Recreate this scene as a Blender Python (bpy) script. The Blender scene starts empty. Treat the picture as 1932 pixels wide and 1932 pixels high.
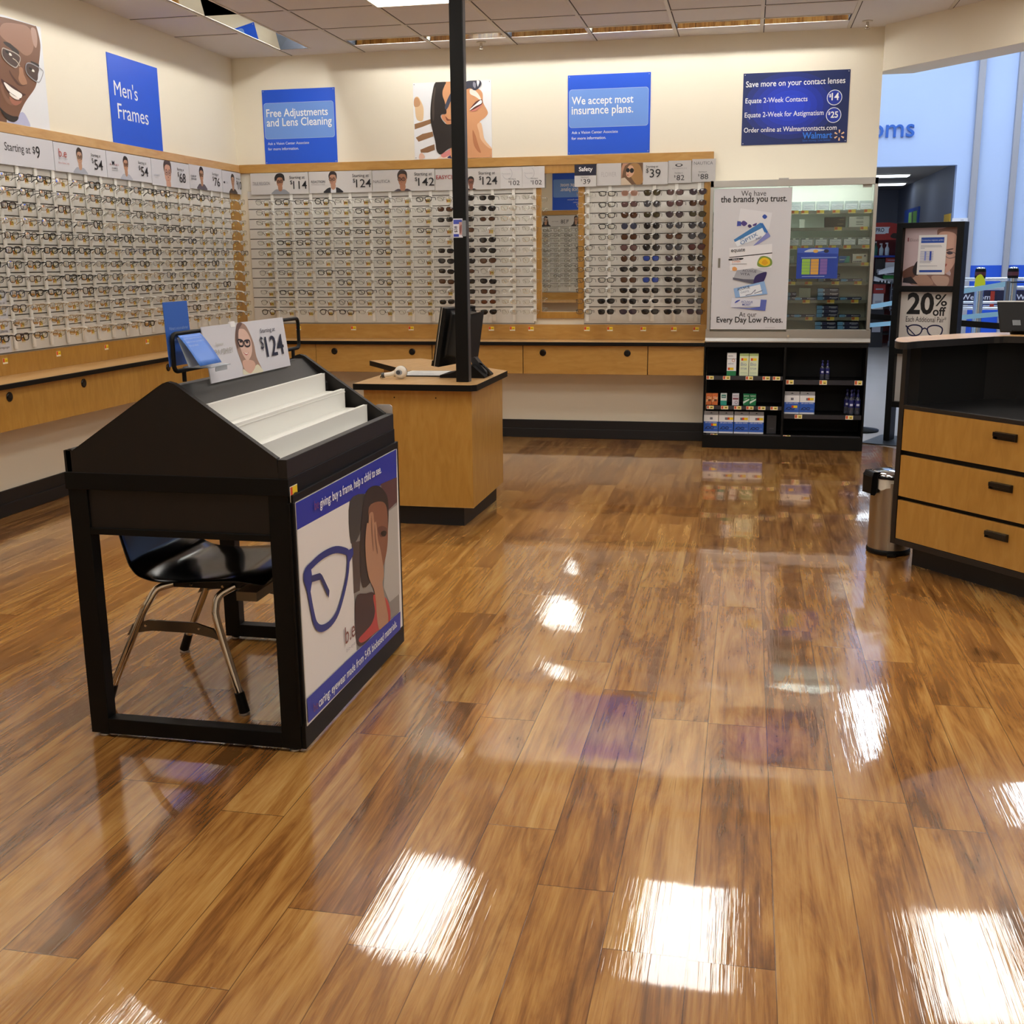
import bpy, math, random
from mathutils import Matrix, Vector
from mathutils.geometry import tessellate_polygon
random.seed(7)
C = bpy.context.scene.collection
# ---------------------------------------------------------------- camera, world, exposure
S = bpy.context.scene
cam_d = bpy.data.cameras.new('camera'); cam = bpy.data.objects.new('camera', cam_d); C.objects.link(cam)
cam_d.sensor_width = 36.0; cam_d.lens = 36.0 * 2095.0 / 1932.0; cam_d.clip_start = 0.05; cam_d.clip_end = 100
yaw, pitch, roll = (math.radians(a) for a in (-11.8714, 12.6838, 0.53898))
fwd = Vector((math.sin(yaw)*math.cos(pitch), math.cos(yaw)*math.cos(pitch), -math.sin(pitch)))
rgt = Vector((math.cos(yaw), -math.sin(yaw), 0)); dwn = fwd.cross(rgt)
r2 = math.cos(roll)*rgt + math.sin(roll)*dwn; d2 = -math.sin(roll)*rgt + math.cos(roll)*dwn
cam.matrix_world = Matrix(((r2.x, -d2.x, -fwd.x, 0), (r2.y, -d2.y, -fwd.y, 0), (r2.z, -d2.z, -fwd.z, 1.4), (0, 0, 0, 1)))
S.camera = cam
S.view_settings.view_transform = 'Standard'; S.view_settings.look = 'None'
S.view_settings.exposure = 0.0; S.view_settings.gamma = 1.0; S.view_settings.use_curve_mapping = False
W = bpy.data.worlds.new('world'); S.world = W; W.use_nodes = True
W.node_tree.nodes['Background'].inputs[0].default_value = (0.75, 0.85, 1.0, 1); W.node_tree.nodes['Background'].inputs[1].default_value = 0.25
TROFFER, WASH, STORE = 9.0, 62.0, 20.0      # lamp strengths
WARM = (1.0, 0.965, 0.90); COOL = (0.80, 0.90, 1.0)

# ---------------------------------------------------------------- materials
def lin(h):
    v = [int(h[i:i+2], 16)/255 for i in (0, 2, 4)]
    return tuple((c/12.92 if c <= .04045 else ((c+.055)/1.055)**2.4) for c in v)
MC = {}
def mat(h, rough=.5, metal=0.0, spec=.5, emit=0.0, ecol=None, coat=0.0):
    k = (h, rough, metal, spec, emit, coat)
    if k in MC: return MC[k]
    m = bpy.data.materials.new('m_%s_%d' % (h, len(MC))); m.use_nodes = True
    b = m.node_tree.nodes['Principled BSDF']; c = lin(h)
    b.inputs['Base Color'].default_value = (*c, 1); b.inputs['Roughness'].default_value = rough
    b.inputs['Metallic'].default_value = metal; b.inputs['Specular IOR Level'].default_value = spec
    b.inputs['Coat Weight'].default_value = coat; b.inputs['Coat Roughness'].default_value = .08
    if emit:
        b.inputs['Emission Color'].default_value = (*(ecol or c), 1); b.inputs['Emission Strength'].default_value = emit
    # tiny procedural variation of the finish
    n = m.node_tree.nodes; l = m.node_tree.links
    t = n.new('ShaderNodeTexNoise'); t.inputs['Scale'].default_value = 60
    mr = n.new('ShaderNodeMapRange'); mr.inputs['To Min'].default_value = max(0, rough-.012); mr.inputs['To Max'].default_value = min(1, rough+.012)
    l.new(t.outputs['Fac'], mr.inputs['Value']); l.new(mr.outputs['Result'], b.inputs['Roughness'])
    MC[k] = m; return m
def nm(name):
    m = bpy.data.materials.new(name); m.use_nodes = True
    return m, m.node_tree.nodes, m.node_tree.links, m.node_tree.nodes['Principled BSDF']
def ramp(n, stops):
    r = n.new('ShaderNodeValToRGB'); e = r.color_ramp.elements
    while len(e) < len(stops): e.new(.5)
    for i, (p, h) in enumerate(stops): e[i].position = p; e[i].color = (*lin(h), 1)
    return r
def M2(n, l, op, a, b=None, c=None):
    q = n.new('ShaderNodeMath'); q.operation = op
    for i, v in enumerate((a, b, c)):
        if v is None: continue
        if isinstance(v, (int, float)): q.inputs[i].default_value = v
        else: l.new(v, q.inputs[i])
    return q.outputs[0]
def floor_material():
    m, n, l, b = nm('plank_floor')
    tc = n.new('ShaderNodeTexCoord'); sx = n.new('ShaderNodeSeparateXYZ'); l.new(tc.outputs['Object'], sx.inputs[0])
    X, Y = sx.outputs[0], sx.outputs[1]
    PW, PL = .1765, 1.22
    xi = M2(n, l, 'DIVIDE', M2(n, l, 'ADD', X, -.012), PW); i = M2(n, l, 'FLOOR', xi); fx = M2(n, l, 'FRACT', xi)
    wn = n.new('ShaderNodeTexWhiteNoise'); wn.noise_dimensions = '1D'; l.new(i, wn.inputs['W'])
    yj = M2(n, l, 'ADD', M2(n, l, 'DIVIDE', Y, PL), M2(n, l, 'MULTIPLY', wn.outputs['Value'], 7.3)); j = M2(n, l, 'FLOOR', yj); fy = M2(n, l, 'FRACT', yj)
    cb = n.new('ShaderNodeCombineXYZ'); l.new(i, cb.inputs[0]); l.new(j, cb.inputs[1])
    w2 = n.new('ShaderNodeTexWhiteNoise'); w2.noise_dimensions = '2D'; l.new(cb.outputs[0], w2.inputs['Vector'])
    seed = w2.outputs['Value']
    def grain(sxv, syv, detail, dist, k):
        g = n.new('ShaderNodeCombineXYZ')
        l.new(M2(n, l, 'ADD', M2(n, l, 'MULTIPLY', X, sxv), M2(n, l, 'MULTIPLY', seed, 37.0*k)), g.inputs[0])
        l.new(M2(n, l, 'ADD', M2(n, l, 'MULTIPLY', Y, syv), M2(n, l, 'MULTIPLY', seed, 91.0)), g.inputs[1])
        t = n.new('ShaderNodeTexNoise'); t.inputs['Scale'].default_value = 1; t.inputs['Detail'].default_value = detail
        t.inputs['Distortion'].default_value = dist; t.inputs['Roughness'].default_value = .62; l.new(g.outputs[0], t.inputs['Vector']); return t.outputs['Fac']
    g1 = grain(12, 1.4, 6, 1.5, 1); g2 = grain(60, 2.6, 4, .8, 2); g3 = grain(260, 7, 3, .3, 3)
    mixv = M2(n, l, 'ADD', M2(n, l, 'ADD', M2(n, l, 'MULTIPLY', g1, .56), M2(n, l, 'MULTIPLY', g2, .26)), M2(n, l, 'MULTIPLY', g3, .10))
    mixv = M2(n, l, 'ADD', mixv, M2(n, l, 'MULTIPLY', M2(n, l, 'SUBTRACT', seed, .5), .13))
    r = ramp(n, [(.34, '6a4520'), (.41, '8b5b2c'), (.47, 'a37238'), (.53, 'b48446'), (.63, 'c69c5c')]); l.new(mixv, r.inputs[0])
    # occasional dark mineral streaks
    st = grain(40, .9, 3, 2.2, 5); sr = ramp(n, [(.60, '000000'), (.70, 'ffffff')]); l.new(st, sr.inputs[0])
    mx = n.new('ShaderNodeMix'); mx.data_type = 'RGBA'; mx.blend_type = 'MULTIPLY'; l.new(M2(n, l, 'MULTIPLY', sr.outputs[0], .45), mx.inputs[0])
    l.new(r.outputs[0], mx.inputs[6]); mx.inputs[7].default_value = (*lin('7d4a28'), 1)
    # seams
    ex = M2(n, l, 'MULTIPLY', M2(n, l, 'MINIMUM', fx, M2(n, l, 'SUBTRACT', 1.0, fx)), PW)
    ey = M2(n, l, 'MULTIPLY', M2(n, l, 'MINIMUM', fy, M2(n, l, 'SUBTRACT', 1.0, fy)), PL)
    ed = M2(n, l, 'MINIMUM', ex, ey); seam = M2(n, l, 'LESS_THAN', ed, .0012)
    mx2 = n.new('ShaderNodeMix'); mx2.data_type = 'RGBA'; l.new(M2(n, l, 'MULTIPLY', seam, .7), mx2.inputs[0]); l.new(mx.outputs[2], mx2.inputs[6]); mx2.inputs[7].default_value = (*lin('42240f'), 1)
    l.new(mx2.outputs[2], b.inputs['Base Color'])
    b.inputs['Roughness'].default_value = .26; b.inputs['Specular IOR Level'].default_value = .2
    b.inputs['Coat Weight'].default_value = 1.0; b.inputs['Coat Roughness'].default_value = .035; b.inputs['Coat IOR'].default_value = 1.75
    bmp = n.new('ShaderNodeBump'); bmp.inputs['Strength'].default_value = .085; bmp.inputs['Distance'].default_value = .004
    gb = grain(95, 2.2, 3, .4, 4)
    wob = n.new('ShaderNodeTexNoise'); wob.inputs['Scale'].default_value = 7; wob.inputs['Detail'].default_value = 1; l.new(tc.outputs['Object'], wob.inputs['Vector'])
    hh = M2(n, l, 'ADD', M2(n, l, 'ADD', M2(n, l, 'MULTIPLY', gb, .9), M2(n, l, 'MULTIPLY', seed, .25)), M2(n, l, 'MULTIPLY', wob.outputs['Fac'], 1.2))
    hh = M2(n, l, 'SUBTRACT', hh, M2(n, l, 'MULTIPLY', seam, .5))
    l.new(hh, bmp.inputs['Height']); l.new(bmp.outputs[0], b.inputs['Normal']); l.new(bmp.outputs[0], b.inputs['Coat Normal'])
    return m
def wood_material(name, c0, c1, c2, axis=0, rough=.35, coat=.25):
    m, n, l, b = nm(name)
    tc = n.new('ShaderNodeTexCoord'); mp = n.new('ShaderNodeMapping'); l.new(tc.outputs['Object'], mp.inputs[0])
    sc = [30, 30, 30]; sc[axis] = 7.0; mp.inputs['Scale'].default_value = sc
    t = n.new('ShaderNodeTexNoise'); t.inputs['Scale'].default_value = 1.0; t.inputs['Detail'].default_value = 5; t.inputs['Distortion'].default_value = .8; l.new(mp.outputs[0], t.inputs['Vector'])
    t2 = n.new('ShaderNodeTexNoise'); t2.inputs['Scale'].default_value = 2.2; t2.inputs['Detail'].default_value = 2; l.new(tc.outputs['Object'], t2.inputs['Vector'])
    v = M2(n, l, 'ADD', M2(n, l, 'MULTIPLY', t.outputs['Fac'], .65), M2(n, l, 'MULTIPLY', t2.outputs['Fac'], .35))
    r = ramp(n, [(.3, c0), (.5, c1), (.7, c2)]); l.new(v, r.inputs[0]); l.new(r.outputs[0], b.inputs['Base Color'])
    b.inputs['Roughness'].default_value = rough; b.inputs['Coat Weight'].default_value = coat; b.inputs['Coat Roughness'].default_value = .2
    return m
def paint_material(name, h, rough=.6, bump=.03, scale=220, mott=.03):
    m, n, l, b = nm(name)
    tc = n.new('ShaderNodeTexCoord'); t = n.new('ShaderNodeTexNoise'); t.inputs['Scale'].default_value = scale; l.new(tc.outputs['Object'], t.inputs['Vector'])
    t2 = n.new('ShaderNodeTexNoise'); t2.inputs['Scale'].default_value = 1.3; l.new(tc.outputs['Object'], t2.inputs['Vector'])
    hs = n.new('ShaderNodeHueSaturation'); hs.inputs['Color'].default_value = (*lin(h), 1)
    l.new(M2(n, l, 'ADD', 1-mott, M2(n, l, 'MULTIPLY', t2.outputs['Fac'], 2*mott)), hs.inputs['Value']); l.new(hs.outputs[0], b.inputs['Base Color'])
    bp = n.new('ShaderNodeBump'); bp.inputs['Strength'].default_value = bump; bp.inputs['Distance'].default_value = .004; l.new(t.outputs['Fac'], bp.inputs['Height']); l.new(bp.outputs[0], b.inputs['Normal'])
    b.inputs['Roughness'].default_value = rough
    return m
def clear_material(name, tint, refl=1.0, opac=0.0, oc='ffffff'):
    m, n, l, b = nm(name); n.remove(b); out = n['Material Output']
    tr = n.new('ShaderNodeBsdfTransparent'); tr.inputs[0].default_value = (*lin(tint), 1)
    gl = n.new('ShaderNodeBsdfGlossy'); gl.inputs['Roughness'].default_value = .03; gl.inputs[0].default_value = (refl, refl, refl, 1)
    fr = n.new('ShaderNodeFresnel'); fr.inputs[0].default_value = 1.5
    mx = n.new('ShaderNodeMixShader'); l.new(fr.outputs[0], mx.inputs[0]); l.new(tr.outputs[0], mx.inputs[1]); l.new(gl.outputs[0], mx.inputs[2])
    res = mx.outputs[0]
    if opac > 0:
        df = n.new('ShaderNodeBsdfDiffuse'); df.inputs[0].default_value = (*lin(oc), 1)
        m2 = n.new('ShaderNodeMixShader'); m2.inputs[0].default_value = opac; l.new(res, m2.inputs[1]); l.new(df.outputs[0], m2.inputs[2]); res = m2.outputs[0]
    l.new(res, out.inputs[0]); return m
FLOOR = floor_material()
MAPLE = wood_material('maple_laminate', 'a5762f', 'b28339', 'bd9046', 2)
MAPLE_H = wood_material('maple_laminate_long', 'ab7c38', 'b98a44', 'c49852', 0)
MAPLE_TOP = wood_material('maple_worktop', 'bb9058', 'c89e68', 'd2ab76', 1, .4)
ESPRESSO = wood_material('espresso_laminate', '0b0705', '100a07', '160e09', 2, .5, .0)
CREAM = paint_material('cream_paint', 'f0e9d6', .55)
TILE = paint_material('ceiling_tile', 'e2dedb', .9, .5, 420, .04)
BLUEWALL = paint_material('light_blue_paint', 'b9cef5', .6)
ROYAL = paint_material('royal_blue_paint', '1c58d8', .5)
WHITEP = paint_material('white_panel', 'dedcd6', .35, .01)
VINYL = paint_material('grey_vinyl_floor', 'd0c9c6', .12, .02, 30, .08)
BLK = mat('050505', .5, spec=.25); BLKM = mat('09090a', .6, spec=.3); BLKG = mat('08080a', .18)
BASEB = mat('0f0e11', .5); ALU = mat('b9b8b4', .32, .85); CHROME = mat('cfc8bd', .12, 1.0); STEEL = mat('a8a29a', .3, 1.0)
GLASS = clear_material('cabinet_glass', 'f3f8f5'); ACRYL = clear_material('acrylic', 'e4eaec', 1.0, .30, 'dfe5ee')
LENS = clear_material('demo_lens', 'f4f4f0'); MIRROR = mat('e8ebe8', .01, 1.0)
for q in MIRROR.node_tree.links[:]:
    MIRROR.node_tree.links.remove(q)
MIRROR.node_tree.nodes['Principled BSDF'].inputs['Roughness'].default_value = .0
l_ = MIRROR.node_tree.links.new(MIRROR.node_tree.nodes['Principled BSDF'].outputs[0], MIRROR.node_tree.nodes['Material Output'].inputs[0])

# ---------------------------------------------------------------- mesh helpers
def FR(o, u=(1, 0, 0), v=(0, 0, 1)):
    u = Vector(u).normalized(); v = Vector(v).normalized(); n = u.cross(v)
    return Matrix(((u.x, v.x, n.x, o[0]), (u.y, v.y, n.y, o[1]), (u.z, v.z, n.z, o[2]), (0, 0, 0, 1)))
FB = lambda x, y, z: FR((x, y, z))                       # faces the camera side (-y)
FL = lambda x, y, z: FR((x, y, z), (0, 1, 0))            # faces +x
I4 = Matrix.Identity(4)
WM = {}
class MB:
    def __init__(s, F=I4): s.v = []; s.f = []; s.m = []; s.F = F; s.sm = []
    def add(s, vs, fs, mi=0, smooth=False):
        o = len(s.v); s.v += [s.F @ Vector(p) for p in vs]; s.f += [[o+i for i in f] for f in fs]; s.m += [mi]*len(fs); s.sm += [smooth]*len(fs)
    def box(s, x0, x1, y0, y1, z0, z1, mi=0):
        s.add([(x, y, z) for x in (x0, x1) for y in (y0, y1) for z in (z0, z1)],
              [(0, 1, 3, 2), (4, 6, 7, 5), (0, 4, 5, 1), (2, 3, 7, 6), (0, 2, 6, 4), (1, 5, 7, 3)], mi); return s
    def prism(s, poly, z0, z1, mi=0, ax=2):              # polygon extruded along axis ax
        def P(a, b, c): return (a, b, c) if ax == 2 else ((c, a, b) if ax == 0 else (a, c, b))
        n = len(poly); vs = [P(a, b, z0) for a, b in poly] + [P(a, b, z1) for a, b in poly]
        tr = tessellate_polygon([[Vector((a, b, 0)) for a, b in poly]])
        fs = [tuple(t) for t in tr] + [tuple(n+i for i in reversed(t)) for t in tr] + [(i, (i+1) % n, n+(i+1) % n, n+i) for i in range(n)]
        s.add(vs, fs, mi); return s
    def flat(s, poly, z=0, mi=0):
        tr = tessellate_polygon([[Vector((a, b, 0)) for a, b in poly]])
        area = sum(poly[i-1][0]*poly[i][1]-poly[i][0]*poly[i-1][1] for i in range(len(poly)))
        fs = []
        for t in tr:
            a, b, c = (poly[i] for i in t); cr = (b[0]-a[0])*(c[1]-a[1])-(b[1]-a[1])*(c[0]-a[0])
            fs.append(tuple(t) if cr > 0 else tuple(reversed(t)))
        s.add([(a, b, z) for a, b in poly], fs, mi); return s
    def tube(s, pts, r, n=8, mi=0, closed=False, caps=True):
        P = [Vector(p) for p in pts]; N = len(P); rs = r if isinstance(r, (list, tuple)) else [r]*N
        rings = []; ref = None
        for i, p in enumerate(P):
            a = P[(i-1) % N] if (closed or i > 0) else p; b = P[(i+1) % N] if (closed or i < N-1) else p
            t = (b-a).normalized()
            if ref is None: ref = Vector((0, 0, 1)) if abs(t.z) < .9 else Vector((1, 0, 0))
            x = ref - t*ref.dot(t)
            x = x.normalized() if x.length > 1e-6 else t.orthogonal().normalized(); y = t.cross(x); ref = x
            rings.append([p + (x*math.cos(2*math.pi*k/n) + y*math.sin(2*math.pi*k/n))*rs[i] for k in range(n)])
        vs = [q for R in rings for q in R]; fs = []
        for i in range(N if closed else N-1):
            for k in range(n):
                fs.append((i*n+k, i*n+(k+1) % n, ((i+1) % N)*n+(k+1) % n, ((i+1) % N)*n+k))
        s.add(vs, fs, mi, True)
        if caps and not closed: s.add(rings[0], [tuple(reversed(range(n)))], mi); s.add(rings[-1], [tuple(range(n))], mi)
        return s
    def lathe(s, prof, c=(0, 0, 0), n=24, mi=0, ax=2):
        vs = []
        for r, z in prof:
            for k in range(n):
                a = 2*math.pi*k/n; p = (r*math.cos(a), r*math.sin(a), z)
                if ax == 1: p = (p[0], p[2], p[1])
                if ax == 0: p = (p[2], p[0], p[1])
                vs.append((p[0]+c[0], p[1]+c[1], p[2]+c[2]))
        fs = [(i*n+k, i*n+(k+1) % n, (i+1)*n+(k+1) % n, (i+1)*n+k) for i in range(len(prof)-1) for k in range(n)]
        s.add(vs, fs, mi, True)
        s.add(vs[:n], [tuple(reversed(range(n)))], mi); s.add(vs[-n:], [tuple(range(n))], mi); return s
    def grid(s, fn, nu, nv, mi=0):                        # smooth surface fn(u,v)->point
        vs = [fn(i/nu, j/nv) for i in range(nu+1) for j in range(nv+1)]
        s.add(vs, [(i*(nv+1)+j, (i+1)*(nv+1)+j, (i+1)*(nv+1)+j+1, i*(nv+1)+j+1) for i in range(nu) for j in range(nv)], mi, True); return s
    def build(s, name, mats, parent=None, bevel=0, seg=2, local=False, label=None):
        me = bpy.data.meshes.new(name)
        mats = mats if isinstance(mats, (list, tuple)) else [mats]
        if local: c = Vector((0, 0, 0))
        else:
            xs, ys, zs = zip(*s.v); c = Vector(((min(xs)+max(xs))/2, (min(ys)+max(ys))/2, min(zs)))
        me.from_pydata([tuple(p-c) for p in s.v], [], s.f)
        for m in mats: me.materials.append(m)
        for p, mi, sm in zip(me.polygons, s.m, s.sm): p.material_index = mi; p.use_smooth = sm
        me.update()
        o = bpy.data.objects.new(name, me); C.objects.link(o)
        w = Matrix.Translation(c)
        if parent:
            o.parent = parent
            if local: o.matrix_parent_inverse = I4
            else: o.matrix_parent_inverse = WM.get(parent, I4).inverted()
        o.location = c; WM[o] = w
        if bevel:
            b = o.modifiers.new('bevel', 'BEVEL'); b.width = bevel; b.segments = seg; b.limit_method = 'ANGLE'; b.harden_normals = False
        if label: o['label'] = label
        return o
def tag(o, label, cat, group=None):
    o['label'] = label; o['category'] = cat
    if group: o['group'] = group
    return o
def empty(name, loc, label, cat, group=None):
    o = bpy.data.objects.new(name, None); C.objects.link(o); o.location = loc; o.empty_display_size = .05
    WM[o] = Matrix.Translation(Vector(loc)); return tag(o, label, cat, group)
def struct(o): o['kind'] = 'structure'; return o
def smooth_loop(p, sub=4):
    n = len(p); out = []
    for i in range(n):
        a, b, c, d = p[i-1], p[i], p[(i+1) % n], p[(i+2) % n]
        for k in range(sub):
            t = k/sub; t2 = t*t; t3 = t2*t
            out.append(tuple(.5*((2*b[j]) + (-a[j]+c[j])*t + (2*a[j]-5*b[j]+4*c[j]-d[j])*t2 + (-a[j]+3*b[j]-3*c[j]+d[j])*t3) for j in (0, 1)))
    return out
def ell(cx, cy, rx, ry, n=20, rot=0):
    return [(cx+rx*math.cos(t)*math.cos(rot)-ry*math.sin(t)*math.sin(rot), cy+rx*math.cos(t)*math.sin(rot)+ry*math.sin(t)*math.cos(rot)) for t in (2*math.pi*k/n for k in range(n))]
def rrect(x0, y0, x1, y1, r, n=5):
    out = []
    for cx, cy, a in ((x1-r, y1-r, 0), (x0+r, y1-r, 90), (x0+r, y0+r, 180), (x1-r, y0+r, 270)):
        out += [(cx+r*math.cos(math.radians(a+90*k/n)), cy+r*math.sin(math.radians(a+90*k/n))) for k in range(n+1)]
    return out
TXT = {}
def glyphs(body, bold):
    k = (body, bold)
    if k not in TXT:
        cu = bpy.data.curves.new('t', 'FONT'); cu.body = body; cu.size = 1; cu.offset = bold; cu.resolution_u = 3; cu.fill_mode = 'FRONT'
        ob = bpy.data.objects.new('t', cu); C.objects.link(ob)
        bpy.context.view_layer.update(); dg = bpy.context.evaluated_depsgraph_get()
        me = bpy.data.meshes.new_from_object(ob.evaluated_get(dg))
        TXT[k] = ([(v.co.x, v.co.y) for v in me.vertices], [tuple(p.vertices) for p in me.polygons])
        bpy.data.objects.remove(ob); bpy.data.curves.remove(cu); bpy.data.meshes.remove(me)
    return TXT[k]
class Sheet:
    """a flat printed thing; local x right, y up, z out of its face (at z = t)"""
    def __init__(s, name, F, w, h, t, m, label=None, cat=None, group=None, parent=None, face=None, bevel=0):
        s.F = F; s.t = t; s.k = 0; s.parts = {}; s.w = w; s.h = h
        mb = MB(F); mb.box(0, w, 0, h, 0, t)
        s.o = mb.build(name, mat(m, .45) if isinstance(m, str) else m, parent, bevel)
        if cat: tag(s.o, label, cat, group)
    def layer(s): s.k += 1; return s.t + .0004 + .0002*s.k
    def part(s, name):
        if name not in s.parts: s.parts[name] = (MB(s.F), [])
        return s.parts[name]
    def mi(s, name, col, rough=.4):
        mb, ms = s.part(name); m = mat(col, rough) if isinstance(col, str) else col
        if m not in ms: ms.append(m)
        return mb, ms.index(m)
    def poly(s, pts, col, part='picture', sm=0):
        mb, i = s.mi(part, col); pts = smooth_loop(pts, 4) if sm else pts; mb.flat([(min(max(x, 0), s.w), min(max(y, 0), s.h)) for x, y in pts], s.layer(), i)
    def rect(s, x0, y0, x1, y1, col, part='picture'): s.poly([(x0, y0), (x1, y0), (x1, y1), (x0, y1)], col, part)
    def ring(s, pts, w, col, part='picture', sm=0, closed=True):
        p = smooth_loop(pts, 4) if sm else pts
        mb, i = s.mi(part, col); z = s.layer(); n = len(p); a = []; b = []
        for k in range(n):
            q0 = p[(k-1) % n] if (closed or k) else p[k]; q1 = p[(k+1) % n] if (closed or k < n-1) else p[k]
            dx, dy = q1[0]-q0[0], q1[1]-q0[1]; L = math.hypot(dx, dy) or 1; nx, ny = -dy/L*w/2, dx/L*w/2
            a.append((p[k][0]+nx, p[k][1]+ny, z)); b.append((p[k][0]-nx, p[k][1]-ny, z))
        fs = [(k, n+k, n+(k+1) % n, (k+1) % n) for k in range(n if closed else n-1)]
        mb.add(a+b, fs, i)
    def text(s, body, x, y, w=None, h=None, col='16161a', bold=0.0, align='l', rot=0, sy=1.0, part='lettering'):
        """x,y: lower-left (or centre / right) of the ink box; fitted to width w and / or height h"""
        vs, fs = glyphs(body, bold); xs = [v[0] for v in vs]; ys = [v[1] for v in vs]
        x0, x1, y0, y1 = min(xs), max(xs), min(ys), max(ys)
        if w and h: ax, ay = w/(x1-x0), h/(y1-y0)
        elif w: ax = w/(x1-x0); ay = ax*sy
        else: ay = h/(y1-y0); ax = ay*sy
        W_ = (x1-x0)*ax; ox = {'l': 0, 'c': -W_/2, 'r': -W_}[align]; c, si = math.cos(rot), math.sin(rot)
        mb, i = s.mi(part, col); z = s.layer(); out = []
        for a, b in vs:
            px, py = (a-x0)*ax+ox, (b-y0)*ay; out.append((x+px*c-py*si, y+px*si+py*c, z))
        mb.add(out, fs, i)
    def traced(s, data, sm_part='picture', off=(0, 0), width=None, clamp=None):
        for col, sm, r in data:
            pts = [(r[i]/1000+off[0], r[i+1]/1000+off[1]) for i in range(0, len(r), 2)]
            if sm: pts = smooth_loop(pts, 4); sm = 0
            if clamp: pts = [(min(max(x, 0), clamp[0]), min(max(y, 0), clamp[1])) for x, y in pts]
            if width: s.ring(pts, width, col, sm_part, sm)
            else: s.poly(pts, col, sm_part, sm)
    def done(s):
        for name, (mb, ms) in s.parts.items(): mb.build(name, ms, s.o)
        return s.o
def portrait(s, cx, y0, h, skin, hair, cloth, specs='1a1618', style='short', turn=0.0, shirt=None, part='portrait'):
    """a printed head-and-shoulders on a sheet, foot at y0, height h"""
    P = lambda pts, c, sm=1: s.poly([(cx+a*h, y0+b*h) for a, b in pts], c, part, sm)
    dark = {'skin': '9a6f58'}
    if style == 'long': P([(-.2, .75), (-.12, .97), (.06, 1.0), (.2, .85), (.22, .5), (.3, .12), (.1, .05), (-.2, .05), (-.28, .3)], hair)
    P([(-.46, 0), (-.40, .14), (-.2, .25), (0, .2), (.2, .25), (.40, .14), (.46, 0)], cloth)
    if shirt: P([(-.12, .0), (-.1, .26), (0, .14), (.12, .26), (.12, 0)], shirt)
    P([(-.10, .22), (-.10, .42), (.11, .42), (.11, .22), (0, .14)], skin)
    P([(-.185, .66), (-.16, .48), (-.07, .34), (.03, .33), (.13, .44), (.18, .62), (.17, .82), (.02, .93), (-.15, .84)], skin)
    if style != 'bald':
        P([(-.2, .66), (-.215, .84), (-.1, 1.0), (.08, 1.0), (.2, .88), (.2, .64), (.165, .72), (.12, .83), (-.06, .85), (-.15, .79), (-.175, .7)], hair)
    if style == 'curly': P([(-.26, .64), (-.29, .84), (-.16, 1.02), (.06, 1.06), (.24, .95), (.27, .68), (.18, .72), (.14, .83), (-.06, .86), (-.17, .8)], hair)
    if style == 'beard': P([(-.175, .58), (-.16, .46), (-.07, .33), (.03, .32), (.13, .43), (.18, .58), (.12, .48), (.02, .45), (-.09, .47)], hair)
    t = turn
    P([(-.1+t, .45), (-.04+t, .435), (.05+t, .45), (-.02+t, .425)], 'a2564c')
    P([(-.03+t, .56), (.0+t, .5), (.04+t, .52), (.0+t, .53)], '8a5a46')
    for sx in (-.085, .085):
        P([(sx-.06+t, .70), (sx+t, .73), (sx+.06+t, .70), (sx+t, .712)], hair)
        P(ell(sx+t, .635, .035, .016, 8), '2a1e1a', 0)
        if specs: s.ring([(cx+a*h, y0+b*h) for a, b in ell(sx+t, .63, .075, .058, 12)], .022*h, specs, part)
ORD = ['zeroth', 'first', 'second', 'third', 'fourth', 'fifth', 'sixth', 'seventh', 'eighth', 'ninth', 'tenth', 'eleventh', 'twelfth', 'thirteenth', 'fourteenth', 'fifteenth', 'sixteenth', 'seventeenth', 'eighteenth', 'nineteenth']
P_MAN=[('e8ebf0',0,[47,549,658,581,621,-3,-47,7]),
('b9bede',1,[236,2,293,26,359,62,398,74,430,49,452,-3,348,-5,253,-5]),
('6b4a38',1,[12,41,153,86,216,52,239,16,223,-7,115,-5,4,-7]),
('7a543f',1,[54,531,269,564,446,573,581,575,606,573,623,527,629,477,614,417,597,370,593,348,568,293,551,247,519,210,455,157,411,116,365,63,335,24,296,9,244,15,203,44,167,67,122,103,42,215,6,376]),
('9c7460',1,[298,534,443,558,528,556,569,503,544,427,476,394,390,422,295,447,254,478]),
('b08f80',1,[553,557,594,558,604,506,586,456,563,466,551,507]),
('ad8064',1,[403,318,433,319,440,288,461,252,455,233,411,227,385,252,397,285]),
('5a3a2c',1,[309,290,329,268,366,242,405,224,459,235,410,218,363,223,311,269]),
('2c211e',1,[281,435,334,437,373,423,409,408,412,390,373,391,335,409,296,420]),
('2c211e',1,[515,370,553,370,590,364,594,352,568,351,532,356]),
('8b6450',1,[210,184,244,217,237,174,265,136,332,116,306,99,249,113]),
('4a2a24',1,[223,231,262,220,336,205,398,182,439,175,403,161,378,140,335,135,281,159,240,196]),
('fdfbf6',1,[247,216,267,213,322,193,396,175,396,157,374,148,328,158,278,176,250,204]),
('f6ece4',1,[288,167,327,155,374,147,360,137,325,140,291,153]),
('a86c58',1,[284,145,329,130,383,134,397,143,382,123,330,102,291,115]),
('231a18',1,[175,82,206,65,244,49,296,41,344,43,335,24,296,9,244,15,203,44]),
('4d3a34',1,[269,396,304,399,373,391,411,369,373,317,331,316,281,334,257,358]),
('f2efe8',1,[316,381,333,383,343,372,322,369]),
('1b1412',1,[285,390,308,391,318,378,295,378]),
('4d3a34',1,[481,352,531,354,586,343,574,308,558,270,506,276,470,300,465,328]),
('f2efe8',1,[514,326,536,326,540,314,518,315]),
('1b1412',1,[490,332,515,332,519,320,495,322])]
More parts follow.
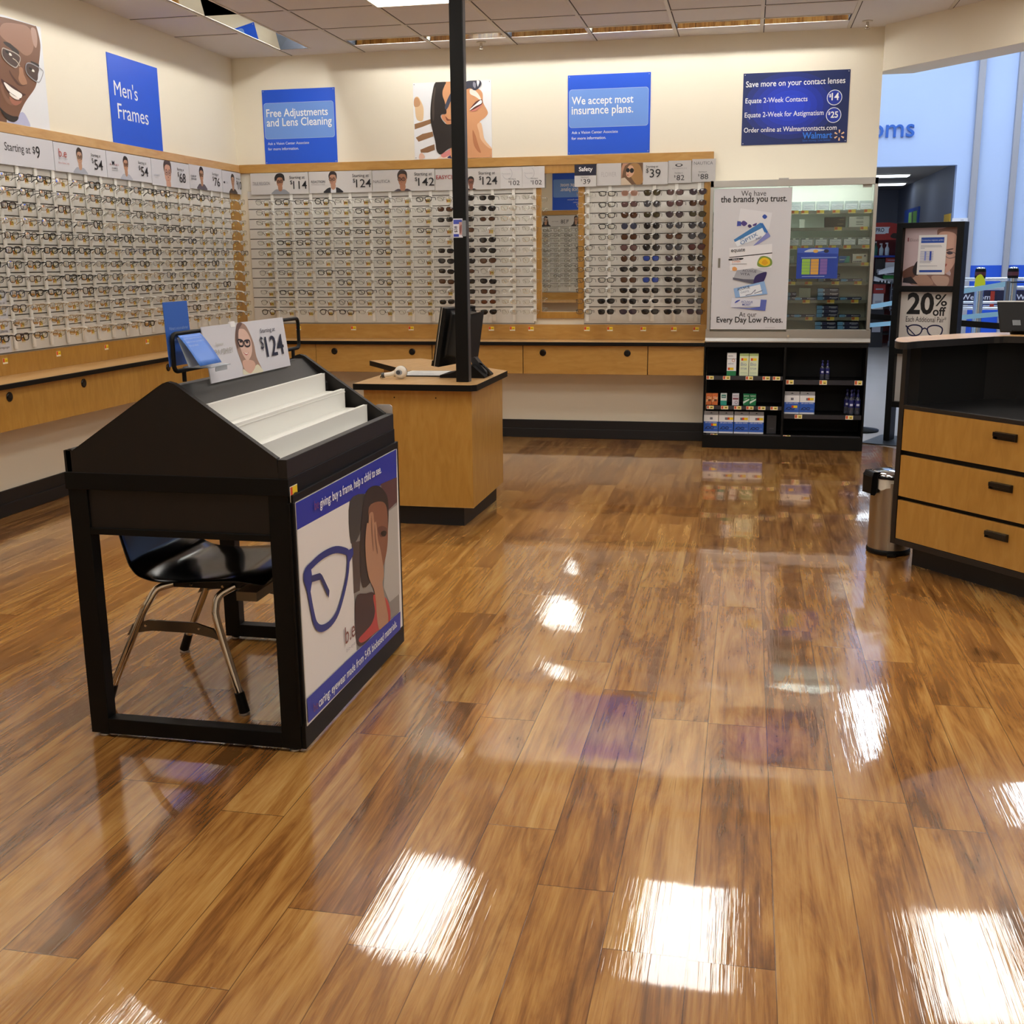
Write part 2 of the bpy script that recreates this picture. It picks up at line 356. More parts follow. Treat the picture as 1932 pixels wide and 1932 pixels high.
W_MAN=[('b8b0a8',1,[263,397,304,397,373,391,418,370,375,316,331,316,281,334,254,361]),
('9a9aa0',1,[479,353,532,356,617,337,620,315,583,268,554,262,505,275,466,296,459,327])]
P_WOMAN=[('eef1f5',0,[4,570,629,570,629,-3,6,0]),
('e3c49b',1,[10,457,37,470,59,442,80,393,82,341,70,289,24,304,12,395]),
('c99a72',1,[8,451,37,463,58,421,42,397,8,399]),
('96704e',0,[6,267,69,282,138,300,145,269,68,244,7,228]),
('96704e',0,[13,165,67,191,151,206,158,171,96,152,35,134]),
('8a6446',0,[48,73,110,95,164,111,167,69,109,50,51,51]),
('e0b8a4',1,[40,38,63,48,85,12,39,2]),
('f0dcd0',0,[176,-3,238,32,329,58,328,-4]),
('d88a8a',1,[215,29,261,56,299,69,321,37,276,21,237,8]),
('2b2a5a',1,[268,7,291,24,321,26,340,-3,305,-1]),
('d99f72',1,[239,569,340,572,462,516,525,510,558,478,561,423,568,396,600,333,574,296,536,270,536,239,571,134,628,63,629,-3,328,-3,292,73,259,283,232,422]),
('ecc39b',1,[513,247,543,259,557,204,571,134,628,67,593,78,541,135,527,191]),
('f6e8dc',1,[462,509,503,497,539,452,546,424,502,453,461,475]),
('b87850',1,[475,206,497,171,518,101,540,38,510,53,481,109]),
('2a2422',1,[187,571,266,570,257,541,241,504,241,466,255,428,268,365,264,334,230,332,222,312,244,276,273,256,319,260,337,245,330,100,277,73,215,33,182,62,172,129,151,217,138,294,141,390,158,493]),
('4a403a',1,[174,527,185,516,172,424,169,320,157,286,152,390]),
('d08e66',1,[230,329,256,324,274,296,319,281,307,260,277,258,248,280,229,304]),
('8a4e34',1,[260,317,282,296,312,288,282,282,267,289]),
('454a5c',1,[297,474,339,514,341,418,311,433,284,385,265,365,258,393]),
('3a3c4c',1,[339,521,415,559,459,572,534,573,552,543,525,510,495,499,462,516,413,501,353,479]),
('8f90a0',1,[489,562,507,548,503,514,485,532]),
('f4f4f8',1,[515,568,537,564,529,537,522,527]),
('5c2a24',1,[459,365,505,415,546,431,557,424,553,396,504,367,463,352]),
('fffdfa',1,[459,362,505,398,546,427,551,403,501,381,463,357]),
('d88a7c',1,[463,350,504,366,557,395,545,376,504,350,470,344])]
P_KID=[('1f2fa5',0,[-21,684,940,665,933,563,-19,587]),
('e9e5e2',0,[-19,587,440,579,447,76,-7,82]),
('e9e5e2',0,[-19,587,-8,585,-9,576,-20,578]),
('8f8a84',0,[440,579,933,563,916,63,447,76]),
('3a3a38',1,[440,579,593,570,573,529,520,452,434,443]),
('9a9a94',1,[461,554,533,558,509,474,479,462]),
('4a3e38',0,[441,442,546,425,499,266,442,273]),
('5a3838',0,[748,574,933,563,927,474,819,465]),
('b9b6b0',0,[818,460,926,464,920,130,800,133,740,206]),
('2a211c',1,[559,533,601,579,686,581,763,556,823,502,812,402,750,289,683,276,528,268,515,403]),
('8a5a42',1,[617,520,742,514,804,479,809,403,797,341,758,292,717,288,637,423]),
('6b4232',1,[700,429,748,426,796,406,793,385,728,391]),
('1a1210',1,[730,406,762,406,791,394,776,383,741,392]),
('3a1f1a',1,[453,250,555,239,644,208,648,105,566,74,450,99]),
('c0413c',1,[628,212,737,174,783,138,804,88,775,58,660,74,507,84,466,109,540,114,602,120,637,151]),
('b98a6c',1,[589,471,605,469,614,495,638,500,657,491,664,458,681,457,688,432,696,388,722,339,746,258,726,226,738,185,776,69,669,77,644,213,590,281,567,349,568,420]),
('8a5f48',1,[637,490,642,443,646,369,637,372,627,446]),
('8a5f48',1,[668,452,674,404,688,348,676,351,661,418]),
('1f2fa5',0,[-7,82,447,76,916,63,910,-30,-8,6])]
W_KIDGL=[('1c3080',1,[44,449,108,463,191,468,290,459,378,431,400,413,391,367,358,318,291,261,225,244,152,251,108,277,85,326,65,395])]
P_KIDGL2=[('20358c',0,[385,429,446,426,446,403,407,387,389,406]),
('20358c',0,[45,454,90,454,97,421,75,383,50,408]),
('1a2868',0,[87,433,156,422,172,411,225,347,216,326,159,401,85,414])]
P_LADY=[('a58674',1,[240,164,278,160,302,143,327,97,331,51,353,15,352,3,304,10,220,7,221,31,205,77,200,112,220,148]),
('e6e2c8',1,[223,22,266,4,323,27,353,12,357,0,272,3,218,5]),
('d9b09c',1,[231,48,298,42,311,23,266,4,228,24]),
('e2bfae',1,[232,143,276,142,304,118,310,87,296,61,262,45,238,61,225,88,219,120]),
('6e5348',1,[240,164,268,161,235,141,220,106,209,85,205,112,220,148]),
('b53f44',1,[240,72,260,68,278,70,259,62]),
('fdf8f2',1,[244,71,260,68,275,69,260,65]),
('3a2a28',1,[227,109,243,108,242,103,229,104]),
('3a2a28',1,[270,105,286,104,285,98,272,99])]
W_LADY=[('14100f',1,[219,113,248,108,246,93,225,93,219,102]),
('14100f',1,[260,106,294,106,295,92,278,88,261,92])]
P_CASE=[('dfe0e6',0,[191,870,417,835,400,718,175,756]),
('2f4fa8',1,[348,809,364,825,383,808,366,792]),
('3a4aa0',0,[171,781,197,778,201,747,169,744]),
('4a3a80',1,[197,764,216,783,243,763,221,744]),
('3f2f6a',1,[246,746,260,757,276,743,261,731]),
('4a3a80',1,[283,754,310,765,305,748,286,745]),
('3a7ab8',0,[150,649,336,767,375,702,177,600]),
('e6edf4',0,[159,632,351,730,379,674,177,600]),
('2a6ab5',0,[330,764,353,764,410,673,399,662]),
('7f86c6',0,[288,602,392,702,410,668,333,618]),
('e6e6ea',0,[120,590,426,617,428,448,129,427]),
('101018',0,[123,525,429,555,429,548,123,519]),
('101018',1,[126,513,217,518,212,506,127,500]),
('7a9440',1,[324,477,342,522,379,530,422,510,430,470,396,451,339,454]),
('e8c020',1,[335,482,354,513,382,519,411,502,415,473,379,459]),
('d8a010',1,[355,482,377,505,401,482,379,465]),
('e0a060',1,[148,450,165,455,180,444,177,428,150,428]),
('a8abb4',0,[180,430,294,443,398,411,356,314,154,364]),
('5a5a68',0,[153,378,228,366,309,363,307,329,154,363]),
('2a1f5a',1,[319,391,353,408,397,411,356,314,307,329,306,363]),
('8ab0e0',0,[161,298,380,351,407,257,176,231]),
('e6edf6',0,[197,292,350,328,370,262,210,237]),
('d8dbe8',0,[152,232,403,216,399,167,143,162]),
('5a68b8',0,[360,218,403,216,395,136,282,147,143,160,282,155,356,165])]
P_STAND=[('cbb6bb',0,[-1,422,390,424,399,-3,6,25]),
('8f6a60',1,[242,374,282,418,390,424,400,298,406,1,70,10,109,77,189,92,290,106,363,91]),
('d4aa9a',1,[255,382,312,396,378,373,395,299,397,217,374,143,334,98,291,84,257,151,247,300]),
('b08a78',1,[87,78,175,85,238,9,85,10]),
('c0a090',1,[220,69,292,76,351,61,341,1,268,1]),
('6b463a',1,[1,108,97,153,109,85,39,40,8,55]),
('221a20',1,[77,130,110,183,124,85,87,85]),
('221a22',0,[8,55,66,70,121,13,6,25]),
('4a3430',1,[321,266,364,273,365,266,322,259]),
('3a3040',1,[319,244,351,253,367,236,339,229]),
('a85a50',1,[297,155,329,162,323,143,298,142])]
W_STAND=[('7a6a6a',1,[300,259,351,251,392,232,383,210,340,203,310,225])]
# ================================================================ THE SETTING
H = 3.017; XL = -4.14; YB = 8.86; XC = .893
hd = Vector((.638, -.77, 0)).normalized()                  # direction of the angled opening
def hp(t, off=0): return (XC+hd.x*t+hd.y*-off, 8.807+hd.y*t+hd.x*off)     # point along it; off = outward
e0 = hp(0, .12); e1 = hp(8, .12)
mb = MB(); mb.prism([(XL, -.6), (5.6, -.6), (5.6, 3.2), e1, e0, (XC, 9.05), (XL, 9.0)][::1], -.06, 0)
struct(mb.build('floor', FLOOR))
mb = MB(); mb.prism([(XC-.0, 9.05), e0, e1, (5.6, 3.2), (14, 3.2), (14, 26), (-3, 26), (-3, 9.05)], -.06, -.002)
struct(mb.build('floor', VINYL))
struct(MB().box(XL-.12, XL, -.45, YB+.12, 0, H+.3).build('wall_left', CREAM))
struct(MB().box(XL, XC, YB, YB+.12, 0, H+.3).build('wall_back', CREAM))
struct(MB().box(XL-.12, 5.6, -.6, -.45, 0, H+.3).build('wall_front', CREAM))
struct(MB().box(5.5, 5.65, -.6, 3.5, 0, H+.3).build('wall_right', CREAM))
mb = MB(); a = hp(0, 0); b = hp(7.2, 0); c_ = hp(7.2, .16); d_ = hp(0, .16)
mb.prism([a, b, c_, (d_[0]+.1, 8.98), (XC, 8.98)], 2.71, 4.6)
struct(mb.build('wall_header', CREAM))
# ceiling with real openings for the two recessed lighting troughs
TB = [(-2.99, -.60), (-.58, .60)]                           # back trough runs, y 8.36..8.57
holes = [(-2.99, .62, 8.36, 8.57), (-3.60, -3.36, 2.5, 8.60)]
xs = sorted({XL, 5.6} | {h[0] for h in holes} | {h[1] for h in holes}); ys = sorted({-.6, YB} | {h[2] for h in holes} | {h[3] for h in holes})
mb = MB()
for i in range(len(xs)-1):
    for j in range(len(ys)-1):
        cx, cy = (xs[i]+xs[i+1])/2, (ys[j]+ys[j+1])/2
        if not any(h[0] < cx < h[1] and h[2] < cy < h[3] for h in holes): mb.box(xs[i], xs[i+1], ys[j], ys[j+1], H, H+.02)
struct(mb.build('ceiling', TILE))
TEE = mat('d8d2c6', .5); REVEAL_SHADE = mat('3a332c', .9)  # second colour paints the shadow lines of the tile reveals as dark strips
mb = MB(); gx = [.03+.61*k for k in range(-6, 10)]; gy = [8.57-.61*k for k in range(0, 15)]
def ylim(x): return min(YB, 8.807 - (x-XC)*.77/.638) if x > XC else YB
def inside(x, y): return any(h[0]-.01 < x < h[1]+.01 and h[2]-.01 < y < h[3]+.01 for h in holes)
for x in gx:
    segs = [(-.4, ylim(x))]
    if holes[0][0]-.02 < x < holes[0][1]+.02: segs = [(-.4, ylim(x))]
    for y0, y1 in segs:
        if y1 > y0: mb.box(x-.012, x+.012, y0, y1, H-.004, H+.001, 0); mb.box(x+.013, x+.019, y0, y1, H-.001, H+.001, 1)
for y in gy[1:]:
    x1 = min(5.4, XC + (8.807-y)*.638/.77)
    for xa, xb in ((XL, -3.61), (-3.35, x1)):
        mb.box(xa, xb, y-.012, y+.012, H-.003, H+.001, 0); mb.box(xa, xb, y-.020, y-.013, H-.0012, H+.001, 1)
struct(mb.build('trim_ceiling_grid', [TEE, REVEAL_SHADE]))
# baseboards
for nme, bx in (('baseboard_left', (XL, XL+.014, -.4, YB, 0, .148)), ('baseboard_back', (XL, -.30, YB-.014, YB, 0, .145))):
    mb = MB(); mb.box(*bx)
    if 'left' in nme: mb.box(XL, XL+.022, -.4, YB, 0, .075)
    else: mb.box(XL, -.30, YB-.022, YB, 0, .075)
    struct(mb.build(nme, BASEB, bevel=.003))
# wood rails above and below the frame racks, corner upright
struct(MB().box(XL, XL+.03, -.3, YB, 2.135, 2.192).build('trim_1', MAPLE_TOP, bevel=.002))
struct(MB().box(XL+.03, -.285, YB-.03, YB, 2.128, 2.195).build('trim_2', MAPLE_H, bevel=.002))
struct(MB().box(XL, XL+.022, -.3, YB-.02, .795, .912).build('trim_3', MAPLE, bevel=.002))
struct(MB().box(XL+.022, -.30, YB-.022, YB, .795, .912).build('trim_4', MAPLE_H, bevel=.002))
struct(MB().box(XL, XL+.02, 8.66, YB-.02, .912, 2.135).build('trim_5', MAPLE, bevel=.002))
struct(MB().box(-.350, -.300, YB-.022, YB, .912, 2.128).build('trim_6', MAPLE, bevel=.002))
# ---- concourse beyond the opening
YW = 16.0; DX = 2.619; DZ = 2.585
struct(MB().box(DX, 12, YW, YW+.15, 1.30, 4.6).build('wall_concourse', BLUEWALL))
struct(MB().box(-3, DX, YW, YW+.15, DZ, 4.6).build('wall_concourse', BLUEWALL))
struct(MB().box(DX, 12, YW-.004, YW+.15, 0, 1.30).build('wall_concourse_base', ROYAL))
struct(MB().box(-3, 14, 8.9, 22.2, 4.6, 4.7).build('ceiling', mat('c8ccd2', .9)))
struct(MB().box(-3.1, -3, 8.98, 22.2, 0, 4.6).build('wall_concourse_left', BLUEWALL))
GREYW = paint_material('grey_paint', '6d7280', .6)
struct(MB().box(DX, DX+.15, YW+.15, 21.9, 0, 2.64).build('wall_alcove', GREYW))
struct(MB().box(-3, DX+.15, 21.9, 22.05, 0, 2.64).build('wall_alcove_end', GREYW))
struct(MB().box(-3, DX, YW+.15, 21.9, 2.62, 2.70).build('ceiling', mat('9a9690', .9)))
PIL = mat('a7a7b0', .5)
for x0, x1, zt in ((2.79, 2.87, 3.9), (3.265, 3.34, 4.4)):
    struct(MB().box(x0, x1, YW-.07, YW, 0, zt).build('trim_conduit', PIL, bevel=.004))

# ================================================================ LIGHT FITTINGS
EM_W = mat('fff4e0', .5, emit=TROFFER, ecol=WARM)
fx = MB(); w, d = .585, 1.195
def troffer(x, y, first=[None], label=''):
    if first[0] is None:
        r = empty('ceiling_light', (0, 0, 0), label, 'ceiling light', 'recessed fluorescent ceiling lights')
        MB().box(-.285, .285, -.59, .59, -.006, -.002).build('diffuser', EM_W, r, local=True)
        m = MB()
        for b in ((-.305, -.285, -.61, .61), (.285, .305, -.61, .61), (-.285, .285, -.61, -.59), (-.285, .285, .59, .61)): m.box(*b, -.010, 0)
        m.build('frame', TEE, r, local=True); first[0] = r
    else:
        r = first[0].copy(); C.objects.link(r); r['label'] = label
        for ch in first[0].children: c = ch.copy(); C.objects.link(c); c.parent = r
    r.location = (x, y, H-.004); return r
names = {(-2.105): 'left', (-.275): 'middle', 1.555: 'right'}
troffer(-2.105, 6.74, label='white fluorescent ceiling light cut off at the top edge, left of the black pillar')
for x, y in ((-.275, 6.74), (1.555, 6.74), (-2.105, 4.24), (-.275, 4.24), (1.555, 4.24), (-2.105, 1.8), (-.275, 1.8), (1.555, 1.8), (3.385, 4.24), (3.385, 1.8)):
    troffer(x, y, label='white fluorescent ceiling light seen only as a reflection in the floor or wall mirror')
# recessed mirrored wall-wash troughs
EM_T = mat('fff1dc', .5, emit=WASH, ecol=WARM); HOUS = mat('343a46', .6); ALUM = mat('d6d3cc', .25, .9)
def washer(ax, a0, a1, q0, q1, label):
    """trough along axis ax (0: x, 1: y); q0 room side, q1 wall side"""
    r = empty('recessed_wall_washer', ((a0+a1)/2, (q0+q1)/2, H) if ax == 0 else ((q0+q1)/2, (a0+a1)/2, H), label, 'ceiling light', 'recessed wall-wash lights')
    def bx(m, A0, A1, Q0, Q1, Z0, Z1, i=0):
        q = sorted((Q0, Q1)); m.box(A0, A1, q[0], q[1], Z0, Z1, i) if ax == 0 else m.box(q[0], q[1], A0, A1, Z0, Z1, i)
    sg = 1 if q1 > q0 else -1
    m = MB(); bx(m, a0, a1, q0-sg*.012, q0, H, H+.26); bx(m, a0, a1, q0, q1+sg*.012, H+.25, H+.26)
    bx(m, a0-.01, a0, q0, q1, H, H+.25); bx(m, a1, a1+.01, q0, q1, H, H+.25); bx(m, a0, a1, q1+sg*.001, q1+sg*.012, H+.02, H+.25)
    m.build('housing', HOUS, r)
    m = MB(); P = [(q1, H+.001), (q1-sg*.16, H+.205), (q1-sg*.165, H+.21), (q1+sg*.0005, H+.012)]
    m.prism([(p, z) for p, z in P], a0, a1, 0, 0) if ax == 0 else m.prism([(p, z) for p, z in P], a0, a1, 0, 1)
    m.build('reflector', MIRROR, r)
    m = MB(); bx(m, a0, a1, q1+sg*.001, q1+sg*.014, H-.002, H+.002); bx(m, a0, a1, q0-sg*.012, q0, H-.006, H+.002); m.build('trim_strip', TEE, r)
    n = max(1, round((a1-a0)/1.2)); L = (a1-a0)/n
    for k in range(n):
        m = MB(); p = q0+sg*.028; z = H+.085
        pts = [(a0+k*L+.04, p, z), (a0+(k+1)*L-.04, p, z)] if ax == 0 else [(p, a0+k*L+.04, z), (p, a0+(k+1)*L-.04, z)]
        m.tube(pts, .013, 8); m.build('lamp_tube', EM_T, r)
    return r
washer(0, -2.985, -1.79, 8.36, 8.57, 'recessed wall washer trough along the back wall, left of the pillar')
washer(0, -1.77, -.58, 8.36, 8.57, 'recessed wall washer trough along the back wall, just right of the pillar')
washer(0, -.56, .615, 8.36, 8.57, 'recessed wall washer trough along the back wall, nearest the opening')
washer(1, 7.36, 8.595, -3.36, -3.60, 'mirrored wall washer trough by the left wall reflecting a blue poster')
washer(1, 6.14, 7.35, -3.36, -3.60, 'mirrored wall washer trough by the left wall, cut off at the top edge')
washer(1, 2.52, 6.13, -3.36, -3.60, 'mirrored wall washer trough above the left wall outside the frame')
# store strip lights
EM_C = mat('f2f7ff', .5, emit=STORE, ecol=COOL)
for x in (1.75, 3.3, 4.9, .2):
    r = empty('strip_light', (x, 12.6, 4.58), 'long white strip light on the concourse ceiling, seen reflected in the floor', 'ceiling light', 'concourse strip lights')
    MB().box(x-.09, x+.09, 9.6, 15.4, 4.52, 4.54).build('diffuser', EM_C, r); MB().box(x-.11, x+.11, 9.55, 15.45, 4.54, 4.60).build('housing', TEE, r)
EM_A = mat('f4f8ff', .5, emit=5, ecol=COOL)
for k, (x, y) in enumerate(((1.75, 18.0), (1.95, 20.0))):
    r = empty('strip_light', (x, y, 2.61), ('nearer' if k == 0 else 'farther') + ' white strip light on the ceiling of the far alcove', 'ceiling light', 'alcove strip lights')
    MB().box(x-.6, x+.52, y-.16, y+.16, 2.585, 2.60).build('diffuser', EM_A, r); MB().box(x-.62, x+.54, y-.18, y+.18, 2.60, 2.62).build('housing', TEE, r)
for (x, y), lb in (((-2.03, 8.69), 'left of the black pillar'), ((.75, 8.63), 'above the wall corner at the opening')):
    r = empty('sprinkler_head', (x, y, H-.05), 'small chrome sprinkler head on the ceiling ' + lb, 'sprinkler')
    MB().lathe([(.035, H-.006), (.035, H), (.02, H)], (x, y, 0), 16).build('escutcheon', TEE, r)
    MB().lathe([(.006, H-.05), (.012, H-.045), (.012, H-.03), (.009, H-.006)], (x, y, 0), 10).build('nozzle', CHROME, r)
    MB().lathe([(.018, H-.055), (.02, H-.05), (.004, H-.049)], (x, y, 0), 12).build('deflector', CHROME, r)

# ================================================================ WALL COUNTERS
def grommet(F, u, v, parent):
    m = MB(F); m.lathe([(.026, .0), (.026, .004), (.020, .006)], (u, v, 0), 20, 0); m.lathe([(.018, .0062), (.008, .0065)], (u, v, 0), 16, 0)
    m.build('grommet', BLKG, parent)
cl = empty('wall_counter', (-3.98, 4.3, .54), 'long maple counter under the left frame rack with black edge', 'counter')
MB().box(XL, -3.825, -.2, YB-.0, .772, .795).build('worktop', MAPLE_TOP, cl)
MB().box(-3.825, -3.812, -.2, 8.50, .768, .795).build('edge_band', BLK, cl, .003)
MB().box(-3.862, -3.843, -.2, 8.53, .543, .768).build('apron_panel', MAPLE, cl)
MB().box(XL, -3.862, -.18, 8.5, .543, .56).build('underside_panel', MAPLE, cl)
for y in (5.252, 5.945, 6.95, 7.7): grommet(FL(-3.843, 0, 0), y, .722, cl)
cb = empty('wall_counter', (-2.2, 8.70, .54), 'long maple counter under the back frame rack with drawer fronts', 'counter')
MB().box(-3.825, -.305, 8.535, YB, .772, .795).build('worktop', MAPLE_TOP, cb)
MB().box(-3.825, -.305, 8.522, 8.535, .768, .795).build('edge_band', BLK, cb, .003)
MB().box(-3.843, -.305, 8.572, 8.585, .545, .768).build('back_panel', mat('1a1210', .7), cb)
MB().box(-3.843, -.305, 8.585, YB, .545, .56).build('underside_panel', MAPLE_H, cb)
for x0, x1, gs in ((-3.80, -3.412, ()), (-3.408, -2.437, (-3.251, -2.598)), (-2.430, -1.702, ()), (-1.696, -.732, (-1.541, -.885)), (-.726, -.305, ())):
    o = MB().box(x0, x1, 8.554, 8.572, .547, .766).build('drawer_front', MAPLE_H, cb, .0015)
    for g in gs: grommet(FB(0, 8.554, 0), g, .711, o)

# ================================================================ FRAME RACKS
SLATG = mat('5c5750', .8); ROD = mat('f1efe9', .3)
def rack(name, F, w, z0, z1, rods, label, r0=1.884, dr=.0787, reach=.190):
    """panel with horizontal grooves, white peg strips; F: lower-left of the wall face"""
    r = empty(name, F.translation, label, 'display rack')
    MB(F).box(0, w, z0, z1, 0, .006).build('backing_board', SLATG, r)
    m = MB(F); zs = [1.92-.0793*i for i in range(12)]; cuts = [z1]+zs+[z0+.002]
    for a, b in zip(cuts, cuts[1:]): m.box(.002, w-.002, b+.005, a-.0015, .006, .0135)
    m.build('slat_panel', WHITEP, r, .0008, 1)
    m = MB(F); m.box(0, w, z0-.006, z0+.004, 0, .018); m.build('bottom_channel', ALU, r)
    for u in rods:
        m = MB(F); m.box(u-.012, u+.012, .937, 1.985, .018, .027)
        for i in range(12):
            z = r0-dr*i
            arm = [(.020, z-.006, .011), (.055, z+.014, .011), (.10, z+.022, .011), (.145, z+.018, .010), (reach-.022, z+.0075, .008), (reach-.010, z+.0046, .0035), (reach, z+.0046, .0035)]
            for P0, P1 in zip(arm, arm[1:]): m.add([(u+sx*hw, b+dz, a) for a, b, hw in (P0, P1) for sx in (-1, 1) for dz in (-.008 if hw > .004 else -.004, 0)], [(0, 1, 3, 2), (4, 6, 7, 5), (0, 4, 5, 1), (2, 3, 7, 6), (0, 2, 6, 4), (1, 5, 7, 3)])
        m.build('peg_strip', ROD, r)
    return r
rodsL = [5.565+.1722*k for k in range(-2, 18)]
rack('frame_rack', FL(XL, 0, 0) @ Matrix.Translation((5.0, 0, 0)), 3.66, .915, 2.0, [y-5.0 for y in rodsL], 'white slotted rack of eyeglasses along the left wall')
RB1 = [-3.84+.1682*k for k in range(14)]
rack('frame_rack', FB(-4.06, YB, 0), 2.40, .915, 1.985, [x+4.06 for x in RB1], 'white slotted rack of eyeglasses on the back wall, left of the mirror', reach=.215)
RB2 = [-1.234+.1695*k for k in range(6)]
rack('frame_rack', FB(-1.262, YB, 0), .912, .915, 1.985, [x+1.262 for x in RB2], 'white slotted rack of sunglasses right of the mirror', 1.896, .0797, .205)
# narrow mirror in wood frame between the racks
mr = empty('wall_mirror', (-1.455, YB, .96), 'tall narrow mirror in maple frame between the two back racks', 'mirror')
m = MB(FB(0, YB, 0)); m.box(-1.656, -1.602, .96, 2.128, 0, .022); m.box(-1.310, -1.262, .96, 2.128, 0, .022); m.box(-1.602, -1.310, .96, 1.012, 0, .022); m.box(-1.602, -1.310, 2.068, 2.128, 0, .022)
m.build('frame', MAPLE, mr, .0015)
MB(FB(0, YB, 0)).box(-1.602, -1.310, 1.012, 2.068, 0, .006).build('glass', MIRROR, mr)
# price stickers on the wood bands
PS = [('L', 5.625), ('L', 6.135), ('L', 6.667), ('L', 7.186), ('B', -3.668), ('B', -3.183), ('B', -2.687), ('B', -2.013), ('B', -1.840), ('B', -1.688), ('B', -1.237), ('B', -1.054), ('B', -.792), ('B', -.554), ('B', -.383)]
where = ['nearest the camera on the left wall band', 'second from the camera on the left wall band', 'third from the camera on the left wall band', 'farthest along the left wall band',
 'on the back band nearest the left corner', 'on the back band, second from the left corner', 'on the back band, first left of the pillar', 'on the back band, first right of the pillar', 'on the back band, second right of the pillar', 'on the back band just left of the mirror',
 'on the back band just right of the mirror', 'second right of the mirror on the back band', 'third right of the mirror on the back band', 'fourth right of the mirror on the back band', 'on the back band nearest the lens cabinet']
YEL = 'f5d21c'; RED = 'd8481e'
for (wl, p), lb in zip(PS, where):
    F = FL(XL+.0225, p-.022, .862) if wl == 'L' else FB(p-.022, YB-.0225, .862)
    s = Sheet('price_sticker', F, .044, .032, .0006, 'f6efd8', 'small yellow and red price sticker ' + lb, 'price sticker', 'price stickers on the wood band')
    s.rect(.001, .009, .016, .031, RED); s.rect(.016, .009, .043, .031, YEL); s.rect(.020, .014, .038, .017, '4a3a10'); s.done()

# ================================================================ POSTERS AND PRICE CARDS
POSTER_BLUE = '1757dc'; LBLUE = '6f9be8'
def pins(s, w, h, col='8a8a88'):
    for x in (.012, w-.012):
        for y in (.012, h-.012): s.poly(ell(x, y, .0035, .0035, 8), col, 'pin')
s = Sheet('wall_poster', FL(XL+.001, 6.996, 2.195), .648, .562, .004, POSTER_BLUE, 'plain blue poster reading Men\'s Frames on the left wall', 'poster')
s.text("Men's", .058, .303, h=.098, col='f4f6fb', sy=.98); s.text('Frames', .082, .160, h=.098, col='f4f6fb', sy=.98); s.done()
s = Sheet('wall_poster', FL(XL+.001, 5.65, 2.196), .648, .579, .004, 'e8ebf0', 'photo poster of a smiling bald man in thin glasses on the left wall', 'poster')
s.traced(P_MAN[1:], clamp=(.648, .579)); s.traced(W_MAN, width=.006, clamp=(.66, .579)); s.ring([(.345, .358), (.37, .352), (.39, .34), (.405, .325)], .006, 'c8b8a8', closed=False); s.done()
def blue_poster(F, w, h, label, l1, l2, w1):
    s = Sheet('wall_poster', F, w, h, .004, POSTER_BLUE, label, 'poster')
    s.poly(rrect(.010, .195, w-.014, .472, .022), 'a9c4f2'); s.poly(rrect(.013, .198, w-.017, .469, .020), LBLUE)
    s.text(l1, .030, .345, w=w1[0], col='f6f8fc', bold=.012, sy=1.15); s.text(l2, .030, .272, w=w1[1], col='f6f8fc', bold=.012, sy=1.15)
    s.text('Ask a Vision Center Associate', .030, .150, w=.355, col='eef2fb', bold=.004); s.text('for more information.', .030, .108, w=.265, col='eef2fb', bold=.004)
    pins(s, w, h, 'c8ccd8'); return s.done()
blue_poster(FB(-3.888, YB-.001, 2.195), .620, .572, 'blue poster reading Free Adjustments and Lens Cleaning near the left corner', 'Free Adjustments', 'and Lens Cleaning', (.525, .555))
blue_poster(FB(-1.396, YB-.001, 2.203), .628, .575, 'blue poster reading We accept most insurance plans above the mirror', 'We accept most', 'insurance plans.', (.470, .470))
s = Sheet('wall_poster', FB(-2.622, YB-.001, 2.2), .628, .571, .004, 'eef1f5', 'photo poster of a laughing woman in sunglasses behind the black pillar', 'poster')
s.traced(P_WOMAN[1:], clamp=(.628, .571)); pins(s, .628, .571); s.done()
s = Sheet('wall_poster', FB(-.087, YB-.001, 2.233), .758, .505, .003, '0f2560', 'dark blue contact lens price poster near the wall corner', 'poster')
for k in range(6): s.poly(ell(.34, .27, .33-.045*k, .235-.032*k, 28), ['12297a', '142e92', '1733a8', '1a38ba', '1c3dc8', '1e41d2'][k])
s.text('Save more on your contact lenses', .020, .395, w=.705, col='f4f6fb', bold=.006, rot=.005, sy=1.15)
s.text('Equate 2-Week Contacts', .020, .285, w=.445, col='eef2fb', bold=.005, sy=1.15); s.text('Equate 2-Week for Astigmatism', .018, .185, w=.565, col='eef2fb', bold=.005, sy=1.15)
s.text('Order online at Walmartcontacts.com', .016, .090, w=.665, col='f4f6fb', bold=.006, sy=1.15)
for y, t in ((.315, '14'), (.193, '25')):
    s.poly(ell(.655, y, .054, .054, 28), 'e6ecfa'); s.poly(ell(.655, y, .049, .049, 28), '1a36a8'); s.text('$', .616, y+.0, h=.026, col='ffffff', bold=.02); s.text(t, .634, y-.019, w=.052, col='ffffff', bold=.02, sy=1.1)
s.text('Walmart', .440, .033, w=.212, col='2f7be8', bold=.02, sy=1.1); s.text('Save money. Live better.', .442, .010, w=.205, col='2a62b8', bold=.004)
for k in range(6):
    a = math.radians(90+60*k); cx, cy = .702, .052; c0 = (cx+.016*math.cos(a), cy+.016*math.sin(a)); c1 = (cx+.038*math.cos(a), cy+.038*math.sin(a)); nx, ny = -math.sin(a)*.006, math.cos(a)*.006
    s.poly([(c0[0]+nx*.5, c0[1]+ny*.5), (c0[0]-nx*.5, c0[1]-ny*.5), (c1[0]-nx, c1[1]-ny), (c1[0]+nx, c1[1]+ny)], 'f3c9a0')
pins(s, .758, .505, 'c8ccd8'); s.done()
GREY = 'd3d3da'; GREYB = 'cfccca'
